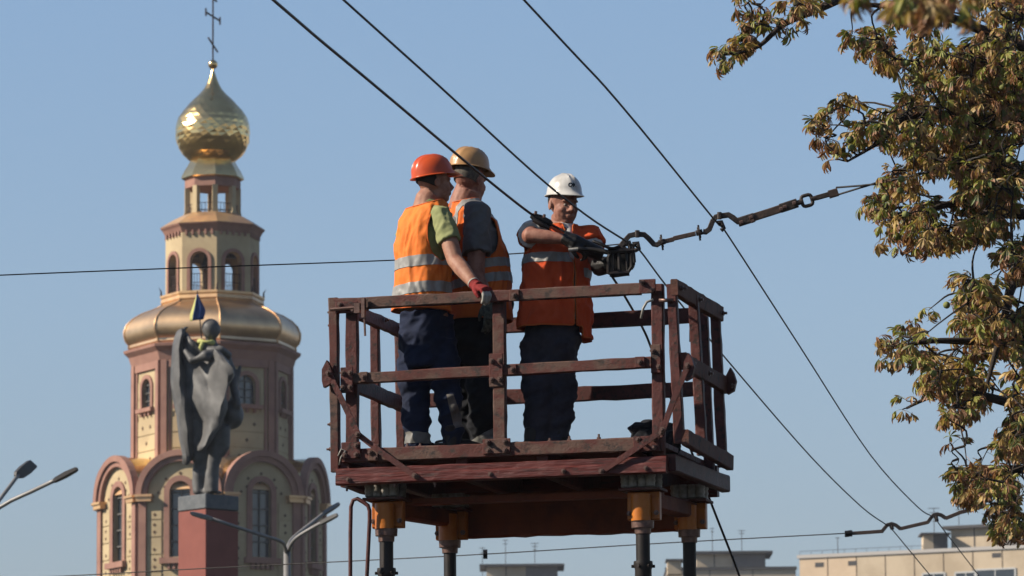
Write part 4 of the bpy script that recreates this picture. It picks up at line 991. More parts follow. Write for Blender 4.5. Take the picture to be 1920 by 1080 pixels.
# ---- worker 1: orange helmet, lime shirt, hand on the rail ----
Y1=28.6+.20
t1,W=person('worker in orange helmet and lime T-shirt seen from behind, red-gloved hand on the top rail',Y1,(800,857))
ro=-R_(42); Fd=Vector((math.sin(R_(42)),math.cos(R_(42)),0)); Fd=Vector((math.cos(R_(31)),math.sin(R_(31)),0)); Rt=Vector((Fd.y,-Fd.x,0)); rot1=math.atan2(Rt.y,Rt.x)
def torso(rows,rot,n=28,ex=2.3):
    m=MB(); ring_loft(m,[(W(x,y,dy),rx,ry,rot) for x,y,dy,rx,ry in rows],n,ex); return m
hc=W(815,346,.0); HR=Matrix((Vector((Rt.x,Rt.y,0)),Vector((Fd.x,Fd.y,0)),zup)).transposed()
yaw=R_(-12); H1=rz_(yaw)@HR@Matrix.Rotation(R_(4),3,'X')
sh=W(806,398,0)
shR=sh+Rt*.150+Fd*-.01+Vector((0,0,-.03)); elR=W(853,488,-.26); wrR=W(892,536,-.43)
shL=sh-Rt*.17
arm=[shR+Vector((0,0,-.02)),shR.lerp(elR,.5),elR,elR.lerp(wrR,.35),wrR]
B=head_parts(hc,H1,1.0)+[limb([W(800,392,0),W(803,372,0),hc+H1@Vector((0,-.015,-.05))],[.088,.078,.070],14),
 torso([(800,600,0,.15,.12),(793,530,0,.15,.115),(793,450,0,.165,.11),(800,395,0,.16,.09),(802,380,0,.07,.06)],rot1,20),
 limb(arm,[.055,.055,.050,.050,.032],14),
 limb([shL,W(752,470,.25),W(790,535,.38),W(815,552,.36)],[.05,.046,.04,.028],12),
 limb([W(776,640,.02),W(782,740,.0),W(785,845,0)],[.07,.05,.04]),limb([W(830,640,-.05),W(842,740,-.05),W(846,845,-.03)],[.07,.05,.04])]
me=volume(B,.0065,3); finish(me,m_skin,'body',t1)
# hair under the helmet
m=MB(); ell(m,hc+H1@Vector((0,-.016,.030)),(.082,.101,.095),H1,24,18); hm=m.mesh('hair',m_hair_d,True); n_=H1@Vector((0,1,.25))
cut(hm,[(hc+H1@Vector((0,-.012,0)),H1@Vector((0,1,0))),(hc+H1@Vector((0,0,-.03)),-(H1@Vector((0,.45,1)).normalized()))]); link('hair',hm,t1)
HH=rz_(yaw)@HR@Matrix.Rotation(R_(9),3,'X'); helmet(t1,W(811,331,0),HH,m_h1,1.0,.05)
# shirt
S1=[torso([(795,578,0,.17,.135),(792,530,0,.170,.13),(793,450,0,.168,.122),(799,412,0,.150,.105),(802,390,0,.105,.075),(803,376,0,.074,.068)],rot1),
    limb([shR-Rt*.05+Vector((0,0,.0)),shR+Vector((0,0,-.015)),shR.lerp(elR,.35),shR.lerp(elR,.62)],[.066,.070,.070,.074],16),limb([shL,shL.lerp(W(752,470,.25),.7)],[.07,.075],14)]
me=volume(S1,.010,3); finish(me,m_green,'t_shirt',t1,DISPS(.006,12,9))
# vest
V1=[torso([(788,596,0,.205,.170),(790,575,0,.200,.165),(791,530,0,.198,.160),(792,470,0,.200,.156),(797,422,0,.192,.145),(802,399,0,.165,.125),(804,382,0,.125,.10),(803,368,0,.086,.08)],rot1,36)]
me=volume(V1,.010,4)
hz=W(800,584,0); nk=W(801,381,0)
co=W(795,446,0)+Rt*.20+Fd*.0; co2=W(795,446,0)-Rt*.20
def k1(p):
    for c_,sg in((co,1),(co2,-1)):
        d=p-c_; f=d.dot(Fd)-.015; s_=d.dot(Rt)*sg
        if s_>-.055 and (f/.092)**2+(d.z/.165)**2<1: return True
    return False
vd=me.copy(); finish(vd,m_vest,'vest',None,DISPS(.009,12,3.0)) ; vo=[o for o in COL.objects if o.data==vd][0]
cut(vd,[(hz,Vector((-.06,0,-1))),(nk,(zup*.85-Fd*.25))],k1,4); vo.parent=t1
m_bind=mat('vest_edge_binding',(.80,.17,.03),.8); binding(vd,vo,m_bind)
for ya,yb in((486,506),(536,556)):
    stripe(vd,[(W(790,ya,0),Vector((-.05,.0,1))),(W(790,yb,0),Vector((.05,0,-1)))],None,vo)
sd=vo.modifiers.new('t','SOLIDIFY'); sd.thickness=.006
# trousers
T1=[torso([(800,586,0,.188,.155),(800,620,0,.185,.16),(802,660,0,.18,.165),(806,690,0,.15,.13)],rot1,28),
    limb([W(778,640,.02),W(776,700,.02),W(780,760,.0),W(782,810,0),W(783,842,0)],[.112,.102,.088,.080,.078],18),
    limb([W(826,640,-.04),W(834,700,-.05),W(843,760,-.05),W(849,810,-.03),W(850,845,-.02)],[.11,.100,.082,.074,.070],18)]
me=volume(T1,.010,3)
def tw(p):
    w=Vector((p.x*6+p.z*4,p.y*6,p.z*12-p.x*7)); return .013*(ridge(w*.55,1.7)-.42)+.006*(ridge(w*.95,1.7)-.40)+.005*(ridge(w*1.7+Vector((5,2,1)),1.7)-.40)
to=finish(me,m_navy,'trousers',t1,tw)
for ya,yb in((812,833),):
    stripe(to.data,[(W(785,ya,0),Vector((.08,0,1))),(W(785,yb,0),Vector((.0,0,-1)))],lambda p: p.x<W(813,820,0).x,to,m_strip2,.003)
stripe(to.data,[(W(836,738,0),Vector((-1,0,-.22))),(W(848,738,0),Vector((1,0,.36))),(W(840,745,0),Vector((0,0,1))),(W(850,808,0),Vector((.3,0,-1)))],lambda p:p.y<-.02,to,m_patch,.003)
boot(t1,(W(782,850).x-.02,.0,.0),(W(782,850).x+.12,.16,0)); boot(t1,(W(846,850).x-.02,-.06,0),(W(846,850).x+.16,.06,0))
# red glove gripping the rail
fy=(W(922,546,-.54)-wrR).normalized(); zz=Vector((.15,-.35,.9)); zz=(zz-fy*zz.dot(fy)).normalized(); xx=fy.cross(zz)
HM=Matrix((xx,fy,zz)).transposed()
G=hand_parts(wrR,HM,(.75,.8,.6),0,1.12,.5)+[limb([wrR-(wrR-elR).normalized()*.035,wrR,wrR+fy*.03],[.036,.034,.036],12)]
gl=finish(volume(G,.005,2),m_redg,'glove',t1)
stripe(gl.data,[(wrR+fy*.118,-fy)],None,gl,m_tip,.0015,'glove_fingertips')
mb=MB(); mb.tube([wrR+(elR-wrR).normalized()*.034,wrR+(elR-wrR).normalized()*.026],.038,14); mb.build('cuff',m_tip,gl,smooth=40)
G=hand_parts(W(815,552,.36),HM,(.6,.7,.5),0,1.1,.5); finish(volume(G,.006,1),m_redg,'glove',t1)
# ---- worker 2: tan helmet, grey T-shirt ----
Y2=28.6+.52
t2,W=person('heavier worker in tan helmet and grey T-shirt, second from left, facing right',Y2,(888,860))
Fd=Vector((math.cos(R_(20)),math.sin(R_(20)),0)); Rt=Vector((Fd.y,-Fd.x,0)); rot2=math.atan2(Rt.y,Rt.x)
HR=Matrix((Rt,Fd,zup)).transposed(); yaw=R_(26); H2=rz_(yaw)@HR@Matrix.Rotation(R_(-5),3,'X')
hc=W(882,342,0); sh=W(876,402,0); shR=sh+Rt*.185; shL=sh-Rt*.18
elR=W(893,520,-.27); wrR=W(915,568,-.33)
arm=[shR+Vector((.0,0,-.01)),shR.lerp(elR,.5),elR,elR.lerp(wrR,.35),wrR]
B=head_parts(hc,H2,1.05,1.12)+[limb([W(870,396,0),W(872,376,0),hc+H2@Vector((0,-.01,-.045))],[.10,.092,.084],14),
 torso([(890,600,0,.15,.14),(890,530,0,.16,.15),(882,450,0,.165,.13),(872,400,0,.16,.1),(871,382,0,.08,.07)],rot2,20),
 limb(arm,[.06,.057,.052,.052,.034],14), limb([shL,W(900,480,.3),W(935,530,.2),W(950,545,.05)],[.05,.046,.04,.028],12),
 limb([W(868,640,.02),W(870,740,.05),W(872,845,.05)],[.07,.05,.04]),limb([W(900,640,-.05),W(905,740,-.05),W(915,840,-.05)],[.07,.05,.04])]
finish(volume(B,.0065,3),m_skin_d,'body',t2)
m=MB(); ell(m,hc+H2@Vector((0,-.016,.034)),(.086,.106,.098),H2,24,18); hm=m.mesh('hair',m_hair_g,True)
cut(hm,[(hc+H2@Vector((0,-.012,0)),H2@Vector((0,1,0))),(hc+H2@Vector((0,0,-.022)),-(H2@Vector((0,.3,1)).normalized()))]); link('hair',hm,t2)
HH=rz_(R_(14))@HR@Matrix.Rotation(R_(-6),3,'X'); helmet(t2,W(880,317,0),HH,m_h2,1.0,.042)
S2=[torso([(892,598,0,.18,.18),(892,530,0,.19,.185),(886,450,0,.19,.165),(876,412,0,.19,.13),(872,390,0,.12,.09),(871,378,0,.08,.075)],rot2),
    limb([shR-Rt*.06,shR+Vector((0,0,-.01)),shR.lerp(elR,.35),shR.lerp(elR,.66)],[.076,.082,.086,.092],16),limb([shL,shL.lerp(W(900,480,.3),.7)],[.07,.075],14)]
finish(volume(S2,.010,3),m_grey,'t_shirt',t2,DISPS(.007,11,8))
V2=[torso([(896,612,0,.215,.200),(897,580,0,.215,.205),(896,530,0,.212,.205),(890,480,0,.208,.190),(881,430,0,.206,.160),(874,402,0,.185,.125),(871,384,0,.12,.095),(870,368,0,.085,.08)],rot2,36)]
vd=volume(V2,.010,4); finish(vd,m_vest_o,'vest',None,DISPS(.009,12,3.5)); vo=[o for o in COL.objects if o.data==vd][0]
co=W(884,446,0)+Rt*.20; co2=co-Rt*.4
def k2(p):
    for c_,sg in((co,1),(co2,-1)):
        d=p-c_; f=d.dot(Fd)-.035; s_=d.dot(Rt)*sg
        if s_>-.045 and (f/.078)**2+(d.z/.140)**2<1: return True
    return False
cut(vd,[(W(890,603,0),-zup),(W(871,378,0),(zup*.85-Fd*.15))],k2,4); vo.parent=t2
binding(vd,vo,m_bind)
sl_=Vector((-.18,0,1))
for ya,yb in((490,507),(518,535)): stripe(vd,[(W(930,ya,0),-sl_*-1),(W(930,yb,0),-sl_)],None,vo)
c_=W(876,400,0)
for s_ in(-1,1): stripe(vd,[(c_+Rt*.085*s_,Rt*s_*-1),(c_+Rt*.130*s_,Rt*s_),(W(890,490,0),-zup)],None,vo)
sd=vo.modifiers.new('t','SOLIDIFY'); sd.thickness=.006
T2=[torso([(893,590,0,.185,.185),(890,620,0,.19,.185),(888,660,0,.185,.18),(886,690,0,.15,.14)],rot2,28),
    limb([W(868,640,.05),W(866,700,.05),W(868,760,.05),W(872,810,.05),W(874,845,.05)],[.115,.108,.095,.090,.088],18),
    limb([W(898,640,-.05),W(904,700,-.05),W(909,760,-.11),W(906,800,-.06),W(915,845,-.02)],[.115,.110,.102,.092,.088],18)]
to=finish(volume(T2,.010,3),m_char,'trousers',t2,tw)
tn=Vector((.48,0,-.88)); stripe(to.data,[(W(900,818,-.05),-tn*-1 if 0 else Vector((-.48,0,.88))),(W(905,842,-.05),Vector((.48,0,-.88)))],lambda p:p.y<.0 and p.x>W(878,800,0).x,to,m_strip2,.003)
boot(t2,(W(872,850).x-.03,.05,0),(W(872,850).x+.2,.12,0)); boot(t2,(W(914,850).x-.02,-.04,0),(W(914,850).x+.2,.02,0))
fy=Vector((.12,-.05,-1)).normalized(); zz=Vector((.5,-.8,0)); zz=(zz-fy*zz.dot(fy)).normalized(); xx=fy.cross(zz); HM=Matrix((xx,fy,zz)).transposed()
G=hand_parts(wrR,HM,(.35,.45,.4),0,1.1,.4); finish(volume(G,.005,2),m_greyg,'glove',t2)
G=hand_parts(W(950,545,.05),HM,(.6,.7,.5),0,1.0,.4); finish(volume(G,.006,1),m_greyg,'glove',t2)
# ---- worker 3: white helmet, facing the camera ----
Y3=28.6+.40
t3,W=person('worker in white helmet facing the camera, gripping the slack wire with black gloves',Y3,(1030,852))
fa_=R_(-90+24); Fd=Vector((math.cos(fa_),math.sin(fa_),0)); Rt=Vector((Fd.y,-Fd.x,0)); rot3=math.atan2(Rt.y,Rt.x)
HR=Matrix((Rt,Fd,zup)).transposed(); H3=rz_(R_(4))@HR@Matrix.Rotation(R_(-9),3,'X')
hc=W(1056,386,0); sh=W(1052,436,0)
shR=W(1001,437,.02); elR=W(993,441,-.27); wrR=W(1066,449,-.33)
shL=W(1103,446,.05); elL=W(1122,500,-.10); wrL=W(1140,496,-.20)
B=head_parts(hc,H3,1.09,1.08)+[limb([W(1052,432,.02),W(1054,414,.02),hc+H3@Vector((0,-.015,-.05))],[.08,.068,.064],14),
 torso([(1040,610,0,.16,.12),(1043,540,0,.16,.12),(1048,470,0,.175,.115),(1052,432,0,.16,.085),(1053,422,0,.07,.06)],rot3,20),
 limb([shR+Vector((.03,0,0)),shR,shR.lerp(elR,.5),elR+Vector((0,.02,0)),elR,elR.lerp(wrR,.15),elR.lerp(wrR,.5),wrR],[.055,.056,.054,.050,.046,.046,.042,.026],14),
 limb([shL,shL.lerp(elL,.5),elL,wrL],[.052,.05,.044,.03],14),
 limb([W(1003,640,0),W(1008,740,0),W(1008,845,0)],[.068,.05,.04]),limb([W(1053,640,.03),W(1053,740,.03),W(1046,845,.03)],[.068,.05,.04])]
finish(volume(B,.006,3),m_skin_d,'body',t3)
m=MB(); ell(m,hc+H3@Vector((0,-.018,.034)),(.084,.103,.097),H3,24,18); hm=m.mesh('hair',m_hair_d,True)
cut(hm,[(hc+H3@Vector((0,-.015,0)),H3@Vector((0,1,0))),(hc+H3@Vector((0,0,-.02)),-(H3@Vector((0,.3,1)).normalized()))]); link('hair',hm,t3)
for s_ in(-1,1):
    mb=MB(); p=hc+H3@Vector((s_*.031,.083,.004)); mb.ball(p-H3@Vector((0,.002,0)),.0100,10,8); mb.build('eye',m_eye,t3,smooth=True)
    mb=MB(); mb.tube([hc+H3@Vector((s_*.014,.103,.026)),hc+H3@Vector((s_*.034,.100,.032)),hc+H3@Vector((s_*.052,.086,.026))],[.004,.005,.003],6); mb.build('eyebrow',m_hair_d,t3,smooth=True)
    mb=MB(); mb.ball(hc+H3@Vector((s_*.031,.0905,.003)),.0045,8,6); mb.build('iris',m_ink,t3,smooth=True)
HH=rz_(R_(4))@HR@Matrix.Rotation(R_(-4),3,'X'); ho=helmet(t3,W(1058,367,0),HH,m_h3,.99,.035,(-.017,.017))
S3=[torso([(1042,600,0,.18,.14),(1044,540,0,.185,.14),(1048,470,0,.195,.135),(1051,445,0,.185,.115),(1053,430,0,.12,.085),(1053,420,0,.082,.075)],rot3),
    limb([shR+Vector((.05,0,.0)),shR,shR.lerp(elR,.34),shR.lerp(elR,.60)],[.08,.085,.082,.086],16),limb([shL,shL.lerp(elL,.40)],[.070,.074],14)]
me=volume(S3,.010,3); finish(me,m_whitet,'t_shirt',t3,DISPS(.005,12,9))
V3=[torso([(1041,640,0,.245,.175),(1041,610,0,.238,.172),(1042,560,0,.226,.168),(1045,500,0,.216,.162),(1048,462,0,.212,.145),(1051,440,0,.188,.120),(1053,424,0,.12,.095),(1054,412,0,.085,.082)],rot3,36),
    limb([shR+Vector((.04,.0,0)),shR+Vector((-.0,-.01,0)),shR.lerp(elR,.38)],[.09,.098,.098],16),limb([shL+Vector((-.04,0,0)),shL,shL.lerp(elL,.3)],[.09,.096,.094],16)]
vd=volume(V3,.009,4); finish(vd,m_vest_r,'vest',None,DISPS(.011,10,6)); vo=[o for o in COL.objects if o.data==vd][0]
axR=(elR-shR).normalized(); axL=(elL-shL).normalized()
xf=W(1092,600,0).x
def k3(p):
    if (p-shR-axR*.07).dot(axR)>0 and p.x<W(1030,440).x and p.z>W(1000,490).z and (p-shR).length<.17: return True
    if (p-shL-axL*.10).dot(axL)>0 and p.z>W(1000,500).z and (p-shL).length<.13 and p.x>W(1090,440).x: return True
    # open front: narrow V from the neck down
    d=p-sh; 
    if d.dot(Fd)>.03 and abs(d.dot(Rt)+.0)<.012+max(0,(d.z+.12))*.16 and d.z>-.18: return True
    if d.dot(Fd)>.05 and abs(d.dot(Rt)+.02)<.008: return True
    if p.z<W(1000,616).z and p.x<xf: return True
    return False
cut(vd,[(W(1000,640,0),Vector((.03,0,-1))),(W(1053,427,0),(zup*.9+Fd*-.1))],k3,4); vo.parent=t3
binding(vd,vo,m_bind)
stripe(vd,[(W(1040,480,0),zup),(W(1040,498,0),-zup)],lambda p:p.x<W(1072,490).x,vo); stripe(vd,[(W(1100,506,0),zup),(W(1100,524,0),-zup)],lambda p:p.x>W(1094,490).x,vo)
sd=vo.modifiers.new('t','SOLIDIFY'); sd.thickness=.006
T3=[torso([(1040,600,0,.16,.13),(1035,630,0,.185,.155),(1030,665,0,.18,.15),(1030,690,0,.15,.12)],rot3,28),
    limb([W(1003,640,0),W(1006,700,0),W(1010,760,0),W(1010,810,0),W(1008,846,0)],[.104,.098,.092,.080,.074],18),
    limb([W(1053,640,.03),W(1053,700,.03),W(1052,760,.03),W(1046,810,.03),W(1044,846,.03)],[.105,.100,.094,.086,.080],18)]
to=finish(volume(T3,.010,3),m_dust,'trousers',t3,tw)
boot(t3,(W(1000,850).x+.02,-.02,0),(W(960,850).x,-.07,0)); boot(t3,(W(1046,850).x,.03,0),(W(1046,850).x+.08,-.15,0))
# gloves
fy=(W(1110,470,-.36)-wrR).normalized(); zz=Vector((.1,-.75,.6)); zz=(zz-fy*zz.dot(fy)).normalized(); xx=fy.cross(zz); HM=Matrix((xx,fy,zz)).transposed()
G=hand_parts(wrR,HM,(.7,.9,.6),0,1.15,.6)+[limb([wrR-fy*.035,wrR,wrR+fy*.03,W(1128,478,-.27)],[.042,.044,.050,.044],12)]
finish(volume(G,.005,2),m_blackg,'glove',t3)
fy=(W(1172,482,-.24)-wrL).normalized(); zz=Vector((.0,-.7,.7)); zz=(zz-fy*zz.dot(fy)).normalized(); xx=fy.cross(zz); HM=Matrix((xx,fy,zz)).transposed()
G=hand_parts(wrL,HM,(.6,.9,.7),0,1.15,.6)+[limb([elL,elL.lerp(wrL,.5),wrL,wrL+fy*.03],[.060,.058,.05,.048],12)]
finish(volume(G,.005,2),m_blackg,'glove',t3)
# lettering on the white helmet
tc_=bpy.data.curves.new('txt','FONT'); tc_.body='OK'; tc_.size=.034; tc_.align_x='CENTER'; tc_.align_y='CENTER'; tc_.extrude=.0; tc_.offset=.0016
to_=bpy.data.objects.new('txt',tc_); COL.objects.link(to_); dg=bpy.context.evaluated_depsgraph_get(); tm=bpy.data.meshes.new_from_object(to_.evaluated_get(dg),depsgraph=dg); bpy.data.objects.remove(to_)
from mathutils.bvhtree import BVHTree
bv=BVHTree.FromPolygons([v.co for v in ho.data.vertices],[tuple(p.vertices) for p in ho.data.polygons])
hd_=(P(1072,346,Y3)-EYE).normalized(); cc=W(1073,347,-.4); tx=CM@Vector((1,0,0)); ty=CM@Vector((0,1,0))
for v in tm.vertices:
    p=cc+tx*v.co.x+ty*v.co.y; h_=bv.ray_cast(p,hd_)
    if h_[0]: v.co=h_[0]+h_[1]*(.0015 if h_[1].dot(hd_)<0 else -.0015)
tm.materials.append(m_ink); link('lettering',tm,ho)
# ---- tools in the hands ----
tl=thing('wire_tensioner','black clamp tool with square frame held at the hanger by the white-helmeted worker','clamp tool',P(1160,495,28.55))
Yt=28.5
def tp(x,y,dy=0): return P(x,y,Yt+dy)-tl.location
mb=MB(); 
fr=[(1141,482),(1141,512),(1152,517),(1175,514),(1184,500),(1183,474),(1172,466),(1148,466),(1141,482)]
mb.tube([tp(*p) for p in fr],.012,8,up=(0,1,0)); mb.build('frame',m_pole,tl,smooth=40)
for pts,r,nm in((([(1150,476),(1150,508)]),.008,'jaw'),(([(1160,472),(1162,512)]),.012,'piston'),(([(1174,470),(1176,510)]),.008,'jaw'),(([(1140,472),(1188,470)]),.018,'head'),(([(1143,514),(1180,512)]),.017,'foot'),(([(1186,458),(1189,492)]),.012,'hook'),(([(1182,494),(1191,494)]),.010,'screw')):
    mb=MB(); mb.tube([tp(*p) for p in pts],r,8,up=(0,1,0)); mb.build(nm,m_pole,tl,smooth=40)
mb=MB(); mb.box(tp(1160,492,.06),(.13,.06,.13)); bevel_mesh(mb.build('housing',m_black,tl).data,.01)
mb=MB(); mb.tube([tp(1084,467,.05),tp(1112,468,.05),tp(1146,474,.02)],[.013,.014,.016],10); mb.build('handle',m_pole,tl,smooth=40)
mb=MB(); mb.tube([tp(1066,469,.05),tp(1084,467,.05)],.011,10); mb.build('handle_end',m_insul,tl,smooth=40)
mb=MB(); mb.tube(smooth_path([tp(1112,452,.0),tp(1128,458,-.02),tp(1146,466,-.02),tp(1162,462,0),tp(1178,458,0)],4),.010,8); mb.build('cable_tail',m_wire,tl,smooth=True)
gr=thing('wire_grip','black jaw clamp on the slack wire beside the worker chin','wire clamp',P(1016,414,28.8))
def gp(x,y,dy=0): return P(x,y,28.8+dy)-gr.location
mb=MB(); mb.tube([gp(995,404),gp(1000,406),gp(1012,410),gp(1030,418),gp(1035,421)],[.014,.022,.026,.022,.014],10); mb.build('jaw_body',m_black,gr,smooth=50)
mb=MB(); mb.tube([gp(1000,412,-.02),gp(1014,420,-.03),gp(1030,428,-.02)],[.013,.016,.011],8); mb.build('jaw',m_pole,gr,smooth=50)
for x,y in((1004,402),(1020,408)): mb=MB(); mb.tube([gp(x,y,-.02),gp(x+1,y-6,-.02)],.009,6); mb.build('bolt',m_bolt,gr)
# jacket lying on the deck, rope by the feet
jk=thing('jacket','dark navy jacket bundled on the deck in the right corner of the cage','jacket',P(1222,845,28.5))
def jp(x,y,dy=0): return P(x,y-6,28.55+dy)-jk.location
B=[]
for (x,y,dy,a,b_,c) in((1222,840,.1,.13,.12,.085),(1200,810,.1,.062,.08,.025),(1216,806,.12,.05,.07,.03),(1245,835,.05,.09,.1,.09),(1255,822,.12,.05,.07,.06),(1190,836,.1,.05,.06,.03),(1232,812,.1,.05,.06,.05),(1226,858,.08,.16,.13,.06)):
    m=MB(); ell(m,jp(x,y,dy),(a*1.15,b_,c*1.3),Matrix.Rotation(random.uniform(-.4,.4),3,'Y')); B.append(m)
me=volume(B,.008,1); finish(me,m_char,'cloth',jk,lambda p:.016*(ridge(p*14,1.5)-.5)+.006*noise.noise(p*40))
ro_=MB(); pts=[]
for i in range(60):
    a=i/59*2*PI*3.2; pts.append(P(850,848,28.85)+Vector((.13*math.cos(a)*(1-i*.004),.09*math.sin(a),.018+.0009*i)))
ro_.tube(pts,.0075,6); tag(ro_.build('rope_coil',mat('grey_rope',(.12,.11,.10),.9),None,smooth=True),'grey rope coil on the deck between the first two workers feet','rope')
# ---------------- horse chestnut trees ----------------
def leaf_mat(name,c,c2):
    c=tuple(k*2.35 for k in c); c2=tuple(k*1.9 for k in c2)
    m=mat(name,c,.55,col2=c2,scale=18,spec=.35,detail=3); t=m.node_tree; b=t.nodes['Principled BSDF']; o=t.nodes['Material Output']
    tr=t.nodes.new('ShaderNodeBsdfTranslucent'); tr.inputs[0].default_value=(c[0]*AL*1.3,c[1]*AL*1.25,c[2]*AL*.8,1); mx=t.nodes.new('ShaderNodeMixShader'); mx.inputs[0].default_value=.28
    t.links.new(b.outputs[0],mx.inputs[1]); t.links.new(tr.outputs[0],mx.inputs[2]); t.links.new(mx.outputs[0],o.inputs[0]); return m
LM=[leaf_mat('leaf_olive_green',(.15,.165,.035),(.22,.175,.05)),leaf_mat('leaf_ochre',(.29,.205,.07),(.17,.105,.045)),leaf_mat('leaf_rust_brown',(.205,.105,.055),(.11,.06,.035)),leaf_mat('leaf_dark_green',(.065,.085,.025),(.10,.085,.03))]
m_bark=mat('chestnut_bark',(.06,.045,.038),.9,col2=(.03,.024,.02),scale=9,bump=.5,bscale=25)
m_fruit=mat('chestnut_husk_green',(.26,.28,.08),.7,col2=(.18,.20,.06),scale=40,bump=.3,bscale=120)
rl_=random.Random(5)
def leaflet(mb,o,R,L,wd,fold,curl,mi,edge):
    ts=(0,.28,.58,.80,1.0); ws=(.10,.50,1.0,.85,.04); mid=[];lf=[];rt=[]; a=0; p=Vector((0,0,0))
    for i,t in enumerate(ts):
        if i: a+=curl*(t-ts[i-1])*1.6; p=p+Vector((0,math.cos(a),-math.sin(a)))*L*(t-ts[i-1])
        h=ws[i]*wd; up=Vector((0,math.sin(a),math.cos(a)))*h*math.sin(fold)
        mid.append(p.copy()); lf.append(p+Vector((-h*math.cos(fold),0,0))+up); rt.append(p+Vector((h*math.cos(fold),0,0))+up)
    vs=[o+R@q for tr in zip(lf,mid,rt) for q in tr]
    n=len(ts); fs=[(i*3,i*3+1,i*3+4,i*3+3) for i in range(n-1)]+[(i*3+1,i*3+2,i*3+5,i*3+4) for i in range(n-1)]
    fl=[mi if (k%(n-1))<2+edge else 2 for k in range(len(fs))]
    o0=len(mb.v); mb.v+=[tuple(v) for v in vs]; mb.f+=[tuple(i+o0 for i in f) for f in fs]; mb.m+=fl
def palm_leaf(kind):
    mb=MB(); n=rl_.choice((5,6,7)); pl=rl_.uniform(.05,.09); mb.tube([(0,0,0),(0,pl*.6,.006),(0,pl,0)],.0018,3,mi=kind[0],cap=False)
    L0=rl_.uniform(.10,.14)
    for i in range(n):
        a=(i-(n-1)/2)*(2.3/(n-1))*1.15+rl_.uniform(-.12,.12); L=L0*(1-.28*abs(i-(n-1)/2)/((n-1)/2)**.9*.9)*rl_.uniform(.85,1.1)
        R=Matrix.Rotation(-a,3,'Z')@Matrix.Rotation(rl_.uniform(-.7,.1)-kind[2]*.25,3,'X')@Matrix.Rotation(rl_.uniform(-.6,.6),3,'Y')
        leaflet(mb,Vector((0,pl,0)),R,L,L*rl_.uniform(.125,.17)*kind[3],kind[1]+rl_.uniform(-.2,.3),kind[2]*.6+rl_.uniform(-.3,.4),kind[0],rl_.choice((0,1,2,2)))
    return mb
KINDS=[(0,.3,.5,1.0),(0,.4,.8,1.0),(1,.6,1.1,.85),(1,.5,.9,.9),(2,.9,1.6,.7),(2,.8,1.3,.75),(3,.35,.6,1.0),(3,.4,.5,1.05),(1,.7,1.5,.8),(2,.7,1.0,.8),(0,.5,1.0,.9),(1,.4,.6,.9)]
LMB=[palm_leaf(k) for k in KINDS]; LME=[m.mesh('leaf',LM,recalc=False) for m in LMB]
import numpy as np
def in_poly(x,y,poly):
    c=False; j=len(poly)-1
    for i in range(len(poly)):
        xi,yi=poly[i]; xj,yj=poly[j]
        if (yi>y)!=(yj>y) and x<(xj-xi)*(y-yi)/(yj-yi)+xi: c=not c
        j=i
    return c
